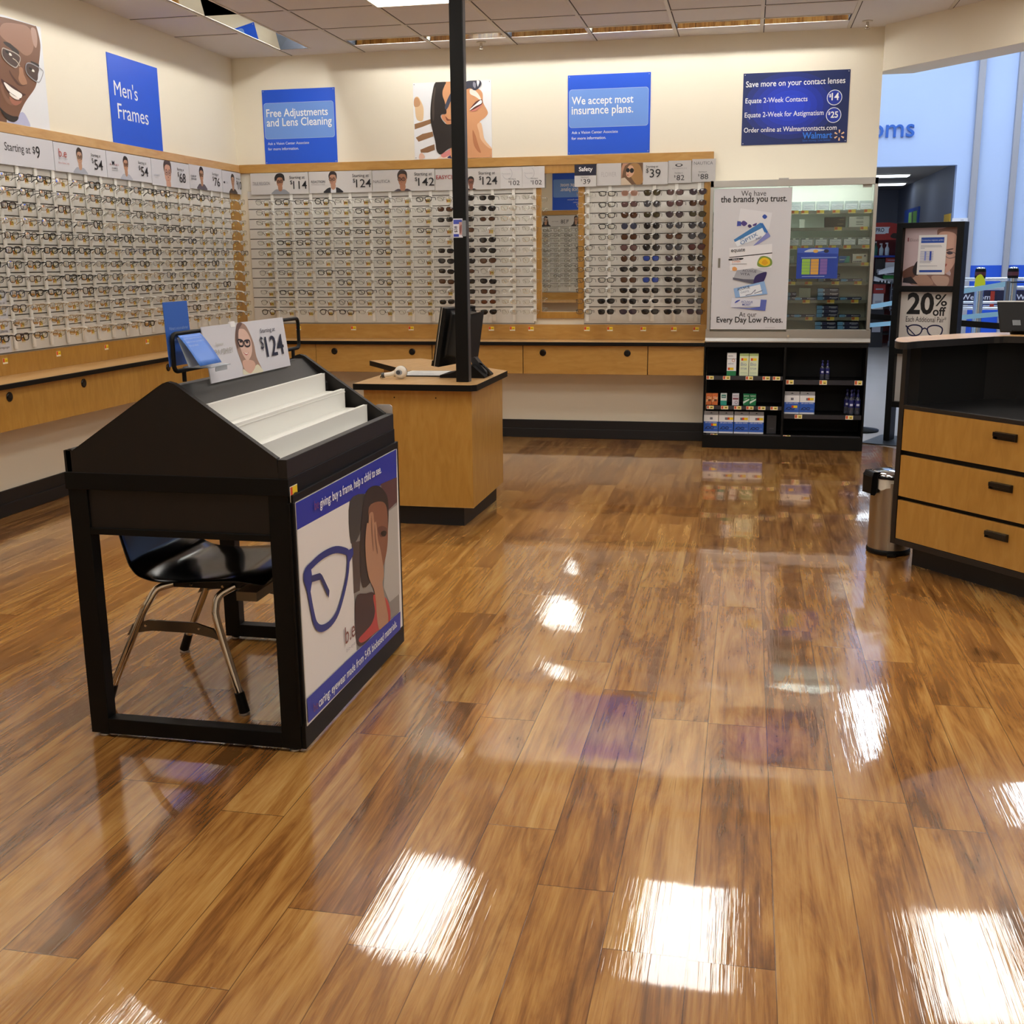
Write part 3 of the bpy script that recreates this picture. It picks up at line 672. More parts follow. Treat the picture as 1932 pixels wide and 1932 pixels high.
def card(F, w, h, label, g, price=None, brand=None, port=None, small=True, px=.70, pw=.22, t=.004):
    s = Sheet('price_card', F, w, h, t, g, label, 'price card', 'price cards above the frame racks')
    if port: portrait(s, *port[:3], **port[3])
    if brand: brand(s)
    if price:
        if small: s.text('Starting at', px*w, .112*h/.17, w=pw*w, col='24242a', bold=.004)
        d = .034*h/.17; s.text('$', px*w+.004, .072*h/.17, h=d*1.05, col='1b1b22', bold=.0); s.text(price, px*w+.030, .038*h/.17, h=.064*h/.17, w=(pw*w-.012), col='16161c', bold=.004)
    return s.done()
zc = 1.962
def b_be(s): s.text('b.e', .045, .085, h=.048, col='b8544e', sy=1.05); s.text('bio-eyes', .045, .066, w=.085, col='b9b6bc'); s.text('buy a frame, help', .035, .042, w=.11, col='c07a78')
def b_am(s): s.text('M', .060, .082, h=.028, col='1a1a1e', bold=.01); s.text('A', .030, .080, h=.016, col='a03038'); s.text('ERICA', .090, .080, w=.05, col='c08890'); s.text('USA MADE', .050, .058, w=.07, col='4a4a50', bold=.008); s.rect(.05, .048, .12, .050, '4a4a50')
def b68(s): s.text('authentic', .02, .062, w=.085, col='b4b6bc'); s.text('eyewear', .04, .045, w=.045, col='b4b6bc')
def b76(s): s.text('CHEAP', .015, .082, w=.085, h=.014, col='3a3a40', bold=.01); s.text('RANGER', .02, .062, w=.082, h=.014, col='3a3a40', bold=.01)
card(FL(XL+.032, 5.40, zc-.0), .860, .170, 'wide plain grey price card reading Starting at $9', GREY, None, lambda s: (s.text('Starting at', .40, .062, w=.235, col='24242a', bold=.006, sy=1.1), s.text('$', .655, .075, h=.046, col='1b1b22', bold=.01), s.text('9', .685, .055, h=.070, w=.040, col='16161c', bold=.012)))
card(FL(XL+.032, 6.266, zc), .566, .168, 'price card with b.e lettering and $54, dark-haired young man in grey shirt', GREY, '54', b_be, (.265, 0, .155, dict(skin='c49a80', hair='3b2c26', cloth='a9adba')), px=.69, pw=.19)
card(FL(XL+.032, 6.838, zc), .560, .168, 'price card with red and black lettering and $54, smiling man in glasses', GREY, '54', b_am, (.230, 0, .150, dict(skin='b98a6c', hair='241b18', cloth='b2b5c2')), px=.69, pw=.19)
card(FL(XL+.032, 7.404, zc-.01), .545, .178, 'price card reading $68 with large close-up of grinning man', GREY, '68', b68, (.225, -.07, .26, dict(skin='cf9f8a', hair='4a3a34', cloth='3a3440', specs='8a7a78')), px=.66, pw=.19)
card(FL(XL+.032, 7.955, zc-.0), .535, .172, 'price card reading $76 with man in dark grey sweater', GREY, '76', b76, (.190, 0, .165, dict(skin='b08468', hair='2a211e', cloth='5a5460', turn=-.04)), px=.68, pw=.20)
card(FL(XL+.032, 8.496, zc-.0), .335, .168, 'price card folded into the left corner with short-haired man', GREY, '10', lambda s: (s.rect(.015, .07, .04, .085, '3a3a42'), s.text('FLEX', .045, .07, w=.05, col='a8a8b0')), (.185, 0, .150, dict(skin='b58a70', hair='3a3230', cloth='4a3e3a', specs=None)), px=.72, pw=.24)
yb = YB-.034
def bt(t, x, y, w, c='5a5a60', b=.004, h=None): return lambda s: s.text(t, x, y, w=w, h=h, col=c, bold=b)
card(FB(-4.013, yb, 1.957), .500, .168, 'price card reading $114 with bearded man with full curly hair', GREYB, '114', bt('TRUE RELIGION', .018, .075, .150, '77757a', .0, .024), (.255, 0, .155, dict(skin='a8785c', hair='1c1614', cloth='8f9298', style='curly')), px=.68, pw=.26)
card(FB(-3.507, yb, 1.959), .533, .166, 'price card reading REACTION and $124 with man in dark jacket and tie', GREYB, '124', lambda s: (s.text('REACTION', .020, .078, w=.118, col='3a3a40', bold=.008, sy=1.1), s.text('KENNETH COLE', .022, .062, w=.112, col='a8a6a8')), (.205, 0, .165, dict(skin='b5866c', hair='2e2420', cloth='1e1e24', shirt='d8d8dc', turn=-.04)), px=.695, pw=.26)
card(FB(-2.969, yb, 1.960), .515, .163, 'price card reading NAUTICA and $142 with large bearded man in glasses', GREYB, '142', bt('NAUTICA', .008, .066, .140, '6a6a70', -.004), (.250, -.03, .19, dict(skin='a8765c', hair='33241c', cloth='4a4048', turn=-.04)), px=.68, pw=.28)
card(FB(-2.449, yb, 1.958), .530, .160, 'price card with red lettering and $124, partly behind the black pillar', 'c9c5c2', '124', bt('EASYCLIP', .008, .085, .175, '9a2028', .008), (.290, -.02, .12, dict(skin='8a5a48', hair='1a1614', cloth='1c1c20')), px=.665, pw=.25)
def b102(s): s.ring([(.055+.038*math.cos(math.radians(a)), .112+.042*math.sin(math.radians(a))) for a in range(60, -171, -15)], .0025, 'a8a8ae', closed=False); s.text('Panoramic', .012, .106, w=.07, col='b4b2b6'); s.text('Starting at', .065, .064, w=.056, col='3a3a40'); s.text('$', .064, .042, h=.016, col='24242a'); s.text('102', .080, .024, w=.072, h=.034, col='1c1c22')
for x, lb in ((-1.921, 'left of two small price cards reading $102 left of the mirror'), (-1.745, 'right of two small price cards reading $102, touching the mirror frame')):
    card(FR((x, yb-.004, 1.961), (1, .03 if x < -1.8 else 0, 0)), .174, .160, lb, 'd4d2d2', None, b102)
s = Sheet('price_card', FB(-1.335, yb-.02, 1.960), .168, .164, .004, 'cdcac8', 'small price card with navy Safety header and $39', 'price card', 'price cards above the frame racks')
s.rect(0, .082, .168, .164, '14142e'); s.text('Safety', .034, .104, w=.106, col='f2f2f4', bold=.016); s.text('Starting at', .050, .062, w=.06, col='3a3a40'); s.text('$', .050, .040, h=.016, col='24242a'); s.text('39', .068, .020, w=.055, h=.036, col='1c1c22'); s.done()
s = Sheet('price_card', FB(-1.164, yb-.008, 1.966), .540, .162, .004, 'c6c3c2', 'price card reading FLOWER and $39 with blonde woman in round sunglasses', 'price card', 'price cards above the frame racks')
s.text('FLOWER', .035, .064, w=.115, h=.034, col='a8a5a6', bold=-.006)
s.rect(.186, .001, .352, .161, '6b4f38', 'portrait'); s.poly([(.190, .04), (.20, .10), (.215, .14), (.245, .158), (.20, .158), (.187, .12)], 'b8886c', 'portrait')
s.poly([(.235, .08), (.245, .14), (.28, .158), (.32, .15), (.345, .10), (.352, .02), (.31, .0), (.28, .03), (.26, .06)], 'a07848', 'portrait', 1); s.poly([(.228, .10), (.225, .075), (.240, .055), (.262, .06), (.285, .09), (.275, .135), (.245, .140)], 'd0a284', 'portrait', 1)
s.poly(ell(.238, .108, .014, .016, 14), '14100f', 'portrait'); s.poly(ell(.268, .105, .016, .018, 14), '14100f', 'portrait'); s.poly([(.228, .072), (.24, .068), (.246, .073), (.236, .077)], 'a84a44', 'portrait')
s.poly([(.187, .0), (.187, .05), (.215, .055), (.24, .03), (.27, .0)], 'cbb79e', 'portrait')
s.text('Starting at', .375, .118, w=.092, col='3a3a40'); s.text('$', .376, .082, h=.036, col='1c1c22'); s.text('39', .404, .050, w=.082, h=.062, col='16161c', bold=.004); s.done()
def b82(s): s.poly(ell(.08, .13, .028, .011), '2a2a30'); s.poly(ell(.08, .131, .017, .006), 'cdcac8'); s.text('CARIBBEAN JOE', .03, .098, w=.11, col='9a989c'); s.text('Starting at', .05, .066, w=.06, col='6a6a70'); s.text('$', .046, .040, h=.018, col='24242a'); s.text('82', .064, .020, w=.058, h=.038, col='1c1c22')
def b88(s): s.text('NAUTICA', .014, .125, w=.14, col='55555c', bold=-.004); s.text('Starting at', .05, .066, w=.06, col='3a3a40'); s.text('$', .046, .040, h=.018, col='24242a'); s.text('88', .064, .020, w=.058, h=.038, col='1c1c22')
card(FB(-.622, yb, 1.972), .172, .163, 'small price card with oval emblem reading $82', 'bdbab9', None, b82)
card(FB(-.444, yb, 1.976), .175, .166, 'small price card reading NAUTICA and $88 at the right end', 'b9b6b5', None, b88)
# warning sheet low on the left rack
s = Sheet('warning_notice', FL(XL+.0138, 5.30, .922), .405, .345, .0008, 'dfe1ea', 'white printed warning notice stuck low on the left rack', 'notice')
for k, t in enumerate(('WARNING: Eyeglass', 'products and lenses can', 'expose you to Bisphenol A, which', 'is known to cause', 'birth defects or other', 'harm to the', 'State of California', 'appliances. For more', 'information go to www.', 'Warnings.ca.gov')):
    s.text(t, .385, .300-.031*k, h=.017 if k else .019, col='3a3a44', bold=.008 if k == 0 else 0, align='r', sy=.85)
s.done()
# ================================================================ EYEWEAR
def lens_outline(kind):
    def sup(w, h, n, k=20, sq=0.0, cat=0.0):
        out = []
        for i in range(k):
            t = 2*math.pi*i/k; c, s_ = math.cos(t), math.sin(t)
            x = w/2*math.copysign(abs(c)**(2/n), c); z = h/2*math.copysign(abs(s_)**(2/n), s_)
            x *= 1 - sq*(z < 0)*abs(z)/(h/2)          # narrower at the bottom
            z += cat*max(0, x/(w/2))**2*h*(1 if z > 0 else .3)
            out.append((x, z))
        return out
    return {'rect': sup(.051, .033, 3.4, sq=.12), 'square': sup(.050, .038, 3.4, sq=.15), 'panto': sup(.047, .041, 2.4, sq=.12), 'oval': sup(.047, .030, 2.3),
            'aviator': sup(.054, .045, 2.5, sq=.28), 'cat': sup(.053, .042, 2.7, sq=.2, cat=.12), 'wrap': sup(.057, .037, 2.8, sq=.25, cat=.05), 'round': sup(.048, .045, 2.0)}[kind]
PROTO = {}
def proto(kind, thick):
    k = (kind, thick)
    if k in PROTO: return PROTO[k]
    ol = lens_outline(kind); r = {'thin': .0011, 'mid': .0020, 'thick': .0030}[thick]
    root = bpy.data.objects.new('eyewear', None); root.empty_display_size = .02
    bow = lambda x: .12*x*x*3.2 if kind != 'wrap' else .12*x*x*6   # face-form curve
    m = MB(); cx = .0345 if kind not in ('wrap', 'aviator') else .0365
    for sg in (-1, 1):
        pts = [(sg*(cx+x), bow(cx+x), z) for x, z in ol]
        m.tube(pts, r, 5, closed=True)
        xe = cx+max(p[0] for p in ol); m.tube([(sg*(xe-.001), bow(xe), .009), (sg*(xe+.004), bow(xe)+.001, .010), (sg*(xe+.0055), bow(xe)+.006, .010)], max(r, .0014), 5)
    xi = cx+min(p[0] for p in ol)
    m.tube([(-xi-.001, bow(xi), .006), (-xi*.4, -.0015, .009), (xi*.4, -.0015, .009), (xi+.001, bow(xi), .006)], max(r, .0013), 5)
    for sg in (-1, 1): m.tube([(sg*xi, .001, .0), (sg*(xi-.002), .007, -.006)], .0018, 4)
    parts = [m.build('frame_front', BLK, root, local=True)]
    for sg in (-1, 1):
        m = MB(); n = len(ol); c = (sg*cx, bow(cx)-.0012, 0); rim = [(sg*(cx+x*.97), bow(cx+x), z*.97) for x, z in ol]
        mid = [(sg*(cx+x*.55), bow(cx+x*.55)-.0010, z*.55) for x, z in ol]
        fs = [(i, (i+1) % n, n+(i+1) % n, n+i) for i in range(n)] + [(n+i, n+(i+1) % n, 2*n) for i in range(n)]
        m.add(rim+mid+[c], fs, 0, True); parts.append(m.build('lens', LENS, root, local=True))
    for sg in (-1, 1):
        m = MB(); x = cx+max(p[0] for p in ol)+.0055
        m.tube([(sg*x, bow(x)+.005, .010), (sg*(x+.001), .05, .010), (sg*x, .098, .009), (sg*(x-.003), .118, .002), (sg*(x-.006), .134, -.010)], [max(r, .0013)]*3+[max(r, .0018)]*2, 5)
        parts.append(m.build('temple', BLK, root, local=True))
    PROTO[k] = (root, parts); return PROTO[k]
TAGP = [None]
def tag_part(root):
    if TAGP[0] is None:
        m = MB(); m.box(.010, .042, .012, .0125, -.032, -.003, 1); m.box(.010, .018, .0112, .012, -.024, -.006, 0); m.box(.024, .038, .0112, .012, -.012, -.009, 2); m.box(.012, .040, .0114, .012, -.030, -.026, 3)
        m.tube([(.026, .013, -.004), (.030, .008, .012)], .0004, 4, 3)
        TAGP[0] = m.build('price_tag', [mat('c8703c', .6), mat('d8be5c', .6), mat('6a5a30', .6), mat('efe9da', .6)], root, local=True); return TAGP[0]
    c = TAGP[0].copy(); C.objects.link(c); c.parent = root; return c
def eyewear(kind, thick, fm, lm, loc, rz, name, label, cat, group, pt=True):
    root0, parts = proto(kind, thick)
    r = root0.copy(); C.objects.link(r); r.name = name; r.location = loc
    r.rotation_euler = (random.gauss(0, .03), random.gauss(0, .025), rz+random.gauss(0, .04)); tag(r, label, cat, group)
    for p in parts:
        c = p.copy(); C.objects.link(c); c.parent = r
        c.material_slots[0].link = 'OBJECT'; c.material_slots[0].material = lm if p.name.startswith('lens') else fm
    if pt: tag_part(r)
    return r
stuff = {}
def eyewear_stuff(key, kind, thick, fm, loc, rz, pt=True):
    mb, ms = stuff.setdefault(key, (MB(), []))
    T = Matrix.Translation(Vector(loc)) @ Matrix.Rotation(rz+random.gauss(0, .04), 4, 'Z') @ Matrix.Rotation(random.gauss(0, .025), 4, 'Y')
    root0, parts = proto(kind, thick)
    for p in parts+([TAGP[0]] if pt and TAGP[0] else []):
        for pi, mm in enumerate(p.data.materials):
            if p is not TAGP[0]: mm = LENS if p.name.startswith('lens') else fm
            if mm not in ms: ms.append(mm)
        vs = [T @ v.co for v in p.data.vertices]; o = len(mb.v); mb.v += vs
        for f in p.data.polygons:
            mm = p.data.materials[f.material_index]
            if p is not TAGP[0]: mm = LENS if p.name.startswith('lens') else fm
            mb.f.append([o+i for i in f.vertices]); mb.m.append(ms.index(mm)); mb.sm.append(f.use_smooth)
FBLK = mat('0e0d0e', .22); FBRN = mat('2c1a14', .25); FGUN = mat('4a4642', .3, .8); FGOLD = mat('b99a62', .25, .9); FSIL = mat('b6b2ac', .25, .9); FNAV = mat('1c2238', .3); FPNK = mat('c0988c', .3); FWHT = mat('e8e4e0', .3)
FCOL = {'black plastic': FBLK, 'dark brown': FBRN, 'gunmetal': FGUN, 'gold metal': FGOLD, 'silver metal': FSIL, 'navy': FNAV, 'rimless silver': FSIL}
def pick(wts):
    t = random.random()*sum(w for _, w in wts)
    for k, w in wts:
        t -= w
        if t <= 0: return k
def style_for(col):
    if col in ('gold metal', 'silver metal', 'gunmetal'): return pick([('rect', 4), ('oval', 3), ('panto', 1)]), 'thin'
    if col == 'rimless silver': return pick([('rect', 3), ('oval', 2)]), 'thin'
    return pick([('rect', 5), ('square', 3), ('panto', 2)]), pick([('mid', 3), ('thick', 2)])
def place_text(i, j, wl): return '%s row down, %s peg column' % (ORD[i+1], ORD[j])
G1 = 'eyeglasses on the left wall rack'
proto('rect', 'thin'); _t = bpy.data.objects.new('t', None); tag_part(_t); C.objects.unlink(TAGP[0])
bpy.data.objects.remove(_t); TAGP[0].parent = None
for i in range(12):
    z = 1.884-.0787*i
    for k in range(-1, 18):
        y = 5.567+.1722*k; x = XL+.190
        if k == -1 and i < 4: continue
        near = 1.0 if k < 7 else .55
        if i in (4, 5, 6) and k < 6: col = pick([('black plastic', 7), ('dark brown', 1), ('gunmetal', 1)])
        elif i >= 9 or k > 12: col = pick([('gold metal', 5), ('silver metal', 2), ('black plastic', 2), ('gunmetal', 2), ('dark brown', 1)])
        elif i < 3: col = pick([('black plastic', 3), ('gunmetal', 3), ('gold metal', 2), ('silver metal', 2), ('dark brown', 1)])
        else: col = pick([('black plastic', 5), ('gold metal', 3), ('gunmetal', 2), ('dark brown', 2), ('navy', 1)])
        kd, th = style_for(col)
        if k >= 12: eyewear_stuff('L', kd, th, FCOL[col], (x, y, z), math.pi/2); continue
        eyewear(kd, th, FCOL[col], LENS, (x, y, z), math.pi/2, 'eyeglasses', '%s eyeglasses, left wall rack, %s row down, %s column from the camera end' % (col, ORD[i+1], ORD[k+2]), 'eyeglasses', G1)
mb, ms = stuff['L']; o = mb.build('eyeglasses', ms); tag(o, 'rows of thin eyeglasses at the far end of the left wall rack, by the corner', 'eyeglasses', G1); o['kind'] = 'stuff'
# back wall
SUN = {'k': ('black', '141214', FBLK), 'b': ('brown', '4a2c1a', FBRN), 'o': ('olive', '3c3620', FBRN), 'r': ('rose brown', '5e4444', FBRN), 't': ('tan pink', '94705e', FPNK), 'g': ('grey', '3a3a40', FBLK), 'n': ('navy grey', '33384c', FNAV), 'u': ('mirrored blue', '1d3a8c', FBLK), 'p': ('plum', '3a2e38', FBRN), 'd': ('dark red', '4a1e20', FBRN), 'w': ('white framed black', '18181a', FWHT), 'a': ('amber brown', '5a2c12', FBRN)}
SLM = {}
def sun_lens(h):
    if h not in SLM: SLM[h] = mat(h, .06, spec=.6, coat=.5)
    return SLM[h]
G2 = 'eyeglasses on the back wall rack left of the mirror'; G3 = 'sunglasses on the back wall'; G4 = 'eyeglasses right of the mirror'
S1 = {9: '-bk--kkkb-k-', 10: 'kkkbkkkbkkbk', 11: 'kkb-kkb-kbak'}
for i in range(12):
    z = 1.884-.0787*i
    for k in range(14):
        x = -3.84+.1682*k; y = YB-.215; c = S1.get(k, '-'*12)[i]
        if c != '-':
            nmn, h, fm = SUN[c]
            eyewear(pick([('rect', 3), ('wrap', 2), ('oval', 2)]), 'mid', fm, sun_lens(h), (x, y, z), 0, 'sunglasses', '%s sunglasses beside the pillar, back rack, %s row down, %s column from the left' % (nmn, ORD[i+1], ORD[k+1]), 'sunglasses', G3, False); continue
        if k >= 12: col = pick([('rimless silver', 5), ('gold metal', 2)])
        elif k >= 7: col = pick([('gunmetal', 4), ('silver metal', 3), ('black plastic', 2), ('gold metal', 1)])
        else: col = pick([('black plastic', 6), ('gunmetal', 3), ('dark brown', 2), ('silver metal', 1)])
        kd, th = style_for(col)
        eyewear(kd, 'thin' if th == 'mid' and random.random() < .5 else th, FCOL[col], LENS, (x, y, z), 0, 'eyeglasses', '%s eyeglasses, back wall rack, %s row down, %s column from the left corner' % (col, ORD[i+1], ORD[k+1]), 'eyeglasses', G2, k < 12)
S3 = {1: '----------kk', 2: 'trbnbrbkbkkp', 3: 'ogokkkukukwk', 4: 'rrpgbgpkkkkk', 5: 'pbogg' + 'dkbgggp'}
for i in range(12):
    z = 1.896-.0797*i
    for k in range(6):
        x = -1.234+.1695*k; y = YB-.205; c = S3.get(k, '-'*12)[i]
        if c != '-':
            nmn, h, fm = SUN[c]
            kd = pick([('cat', 3), ('aviator', 2), ('square', 3), ('round', 1)]) if i < 7 else pick([('wrap', 4), ('rect', 2), ('square', 2), ('aviator', 1)])
            eyewear(kd, 'mid', fm, sun_lens(h), (x, y, z), 0, 'sunglasses', '%s sunglasses right of the mirror, %s row down, %s column from the mirror' % (nmn, ORD[i+1], ORD[k+1]), 'sunglasses', G3, False); continue
        if k == 1 and i in (0, 1, 2, 3, 8): col, kd, th = 'black plastic', 'rect', 'thick'
        elif k == 1: col, kd, th = pick([('black plastic', 2), ('gunmetal', 2)]), 'rect', 'mid' if i == 4 else 'thin'
        elif i < 4: col, kd, th = 'rimless silver', 'rect', 'thin'
        else: col, kd, th = pick([('black plastic', 5), ('silver metal', 2)]), 'rect', 'mid'
        eyewear(kd, th, FCOL[col], LENS, (x, y, z), 0, 'safety_glasses' if k == 1 else 'eyeglasses', '%s %s right of the mirror, %s row down, %s column from the mirror' % (col, 'safety glasses' if k == 1 else 'eyeglasses', ORD[i+1], ORD[k+1]), 'eyeglasses', G4, False)

# ================================================================ THE WALL BEHIND THE CAMERA (seen in the mirror)
FM = lambda x, y, z: FR((x, y, z), (-1, 0, 0))             # faces +y
YF = -.45
rack('frame_rack', FM(-1.2, YF, 0), 2.6, .915, 1.985, [.1+.1695*k for k in range(15)], 'white slotted eyeglass rack on the opposite wall, seen only in the mirror')
struct(MB().box(-3.8, -1.2, YF, YF+.03, 2.128, 2.195).build('trim_7', MAPLE_H)); struct(MB().box(-3.8, -1.2, YF, YF+.02, .77, .912).build('trim_8', MAPLE_H))
for i in range(12):
    for k in range(15):
        col = pick([('black plastic', 6), ('gunmetal', 3), ('dark brown', 2)]); kd, th = style_for(col)
        eyewear_stuff('M', kd, th, FCOL[col], (-1.3-.1695*k, YF+.2, 1.884-.0787*i), math.pi, False)
mb, ms = stuff['M']; o = mb.build('eyeglasses', ms); tag(o, 'rows of eyeglasses on the opposite rack, seen only in the mirror', 'eyeglasses'); o['kind'] = 'stuff'
MB().box(-3.8, -1.2, YF, YF+.32, .76, .795).build('wall_counter', [MAPLE_TOP]); tag(C.objects[-1], 'narrow counter on the opposite wall, seen only in the mirror', 'counter')
def mposter(x):
    s = Sheet('wall_poster', FM(x, YF+.001, 2.203), .628, .575, .004, POSTER_BLUE, 'blue insurance poster on the opposite wall, seen reversed in the mirror', 'poster')
    s.poly(rrect(.010, .195, .614, .472, .022), LBLUE); s.text('We accept most', .030, .345, w=.47, col='f6f8fc', bold=.012, sy=1.15); s.text('insurance plans.', .030, .272, w=.47, col='f6f8fc', bold=.012, sy=1.15)
    s.text('Ask a Vision Center Associate', .030, .150, w=.355, col='eef2fb'); s.text('for more information.', .030, .108, w=.265, col='eef2fb'); s.done()
mposter(-2.48)
s = Sheet('price_card', FM(-2.65, YF+.034, 1.95), .66, .168, .004, GREYB, 'price card reading $138 on the opposite wall, seen reversed in the mirror', 'price card')
portrait(s, .07, 0, .16, 'b98a6c', '1c1614', '2a2428', style='long'); s.text('$', .19, .07, h=.036, col='1c1c22'); s.text('138', .215, .045, w=.10, h=.06, col='16161c'); s.text('BENETTON', .36, .07, w=.1, col='77757a'); portrait(s, .56, 0, .16, 'b98a6c', '1c1614', '2a2428', style='long'); s.done()

# ================================================================ LENS CABINET
X0, X1, YC = -.292, .876, 8.53
bc = empty('shelf_unit', (.29, 8.70, 0), 'low black open shelf unit under the contact lens cabinet', 'shelf unit')
MB().box(X0-.01, X1, YC, YB-.03, 0, .100).build('plinth', BLK, bc, .002)
for x0, x1 in ((X0-.010, X0-.003), (.281, .297), (X1-.012, X1)): MB().box(x0, x1, YC, YB-.03, .100, .765).build('side_panel' if x0 != .281 else 'divider', BLK, bc)
MB().box(X0, X1, YC, YB-.03, .765, .7985).build('top_panel', BLK, bc); MB().box(X0, X1, YB-.05, YB-.03, .100, .765).build('back_panel', BLKM, bc)
LABS = {(-.272, .281, .519, .549): (-.282, -.16, .008, .132, .207), (-.272, .281, .295, .323): (-.275, -.167, -.07, .02, .108, .198), (.297, .858, .490, .525): (.305, .545, .795), (.297, .858, .234, .266): (.378, .745), (-.272, .858, .094, .108): (-.24, .30)}
for (x0, x1, z0, z1), labs in LABS.items():
    o = MB().box(x0, x1, YC+.012, YB-.05, z1-.012, z1-.002).build('shelf', BLK, bc)
    MB().box(x0+.001, x1-.001, YC+.008, YC+.013, z0, z1).build('label_strip', mat('3a3a40', .25, .2), o)
    for lx in labs:
        m = MB(FB(lx, YC+.0078, z0+.001)); m.box(0, .054, 0, z1-z0-.002, 0, .0006, 2); m.box(.002, .018, .004, z1-z0-.004, .0006, .0009, 1); m.box(.024, .050, .004, z1-z0-.004, .0006, .0009, 0); m.box(.03, .045, .009, .016, .0009, .0011, 3)
        m.build('price_label', [mat('ead86a'), mat('c85a30'), mat('f3edd8'), mat('5a4a20')], o)
def carton(name, x, z, w, h, d, y, base, label, cat, group, deco=None, rz=0):
    s = Sheet(name, FR((x, y, z), (math.cos(rz), math.sin(rz), 0)) @ Matrix.Translation((0, 0, -d)), w, h, d, base, label, cat, group, bevel=.0008)
    if deco: deco(s, w, h)
    return s.done()
YP = 8.575
def tagy(s, x, y): s.rect(x, y, x+.014, y+.018, RED); s.rect(x+.014, y, x+.042, y+.018, YEL)
def d_eq(s, w, h): s.rect(0, 0, w, .035, '2f8a58'); s.text('equate', .008, h-.028, w=.035, col='3a3a44', bold=.004); s.rect(0, h-.045, w, h-.042, '4a5a6a'); s.ring(ell(w*.68, h-.055, .010, .010, 14), .003, 'c8702a'); tagy(s, .008, .042); s.text('saline', .008, .085, w=.04, col='8a94a8')
def d_bt(s, w, h): s.rect(0, h-.018, w, h, 'b9d08a'); tagy(s, .012, h-.052); s.text('Bio', .010, h-.090, w=.042, col='8a9ab0'); s.text('true', .010, h-.118, w=.044, col='8a9ab0'); s.rect(.01, .02, w-.01, .023, 'b4c4a8')
carton('solution_box', -.134, .548, .069, .169, .06, YP, 'eef0f2', 'tall white and green solution box on the top left shelf', 'box', None, d_eq)
for x, sd in ((-.041, 'left'), (.030, 'right')): carton('solution_box', x, .548, .067, .165, .06, YP, 'e6eecb', sd + ' one of two pale green boxes on the top left shelf', 'box', 'pale green solution boxes', d_bt)
def d_or(s, w, h): s.poly([(0, .02), (w, .045), (w, .065), (0, .04)], 'e8b080'); s.text('AO', .008, .055, w=.02, col='f8e8d8', bold=.01); s.rect(.016, .028, .036, .044, '6a3a20')
for x, sd in ((-.282, 'left'), (-.237, 'right')): carton('drops_box', x, .323, .043, .087, .04, YP, 'd8733a', sd + ' one of two small orange boxes on the middle left shelf', 'box', 'small orange boxes', d_or)
carton('drops_box', -.173, .323, .046, .088, .04, YP, 'dfe9e6', 'small white and teal box beside the orange boxes', 'box', None, lambda s, w, h: (s.rect(0, 0, w, .035, '2f9a88'), s.rect(.006, .055, w-.006, .080, '2a7a72'), s.rect(.01, .064, w-.01, .068, 'e8f2f0')))
carton('drops_box', -.086, .323, .050, .088, .04, YP, 'dcd8e2', 'small white box with dark red band on the middle left shelf', 'box', None, lambda s, w, h: (s.text('Systane', .006, .066, w=.038, col='4a3a5a', bold=.006), s.rect(.004, .044, w-.004, .056, '8a4a58'), s.ring(ell(.03, .022, .010, .010, 12), .003, '5a4a6a')))
for x, sd in ((-.004, 'left'), (.045, 'right')): carton('drops_box', x, .323, .046, .086, .04, YP, '177a4a', sd + ' one of two small green boxes on the middle left shelf', 'box', 'small green boxes', lambda s, w, h: (s.text('Systane', .004, .066, w=.038, col='e8f2ec', bold=.006), s.poly([(0, .012), (w, .042), (w, .052), (0, .030)], 'd8ece0'), s.poly([(.004, .05), (.030, .058), (.030, .05), (.008, .044)], '8ac8a0')))
def d_zw(s, w, h):
    s.rect(0, .005, w, .088, '2f5fc0'); s.rect(0, 0, w, .012, 'e8eaf0'); s.rect(.046, .104, .066, .120, '22264a'); s.text('ZEISS', .047, .109, w=.018, col='e8eaf0', bold=.004)
    s.text('200 LENS WIPES', .010, .076, w=.090, col='dfe6f6', bold=.006)
    for cx in (.034, .064): s.ring(ell(cx, .040, .013, .009, 14), .004, '10162e')
    s.ring([(.012, .030), (.020, .042), (.022, .044)], .005, '10162e', closed=False); s.rect(.075, .036, .100, .038, 'a8bce8')
def wipes(x, z, label, tg):
    r = carton('lens_wipes_box', x, z, .109, .138, .08, YP, 'f0f0f2', label, 'box', 'white and blue lens wipe boxes', lambda s, w, h: (d_zw(s, w, h), tg and tagy(s, *tg)))
    m = MB(FB(x, YP+.002, z)); m.box(.001, .108, .138, .168, -.002, 0); m.build('hang_tab', mat('9a9a9e', .5), r)
    m = MB(FB(x, YP+.002, z)); m.flat([(.040, .151), (.050, .154), (.055, .159), (.060, .154), (.070, .151)], .0006); m.build('hang_hole', BLK, r)
for n_, (x, z, tg) in enumerate(((-.294, .108, (.056, .055)), (-.181, .108, (.066, .104)), (-.066, .108, (.060, .104)), (.045, .108, (.062, .104)))):
    wipes(x, z, '%s of four white and blue lens wipe boxes on the bottom left shelf' % ('leftmost', 'second from left', 'third from left', 'rightmost')[n_], tg)
wipes(.300, .266, 'left of two white and blue lens wipe boxes on the right shelf', (.054, .045)); wipes(.412, .266, 'right of two white and blue lens wipe boxes on the right shelf', (.058, .104))
carton('wipe_pouch', .178, .108, .070, .140, .02, YP+.02, '2e2e33', 'dark grey pouch beside the lens wipe boxes, bottom left shelf', 'pouch', None, lambda s, w, h: (s.poly(ell(w/2, h-.012, .006, .004, 10), '101012'), s.text('ZEISS', .018, .035, w=.034, col='55555c')))
CLRB = clear_material('clear_bottle', 'c8cce0', 1.0, .18, '9aa0b8'); NVY = mat('23286a', .3)
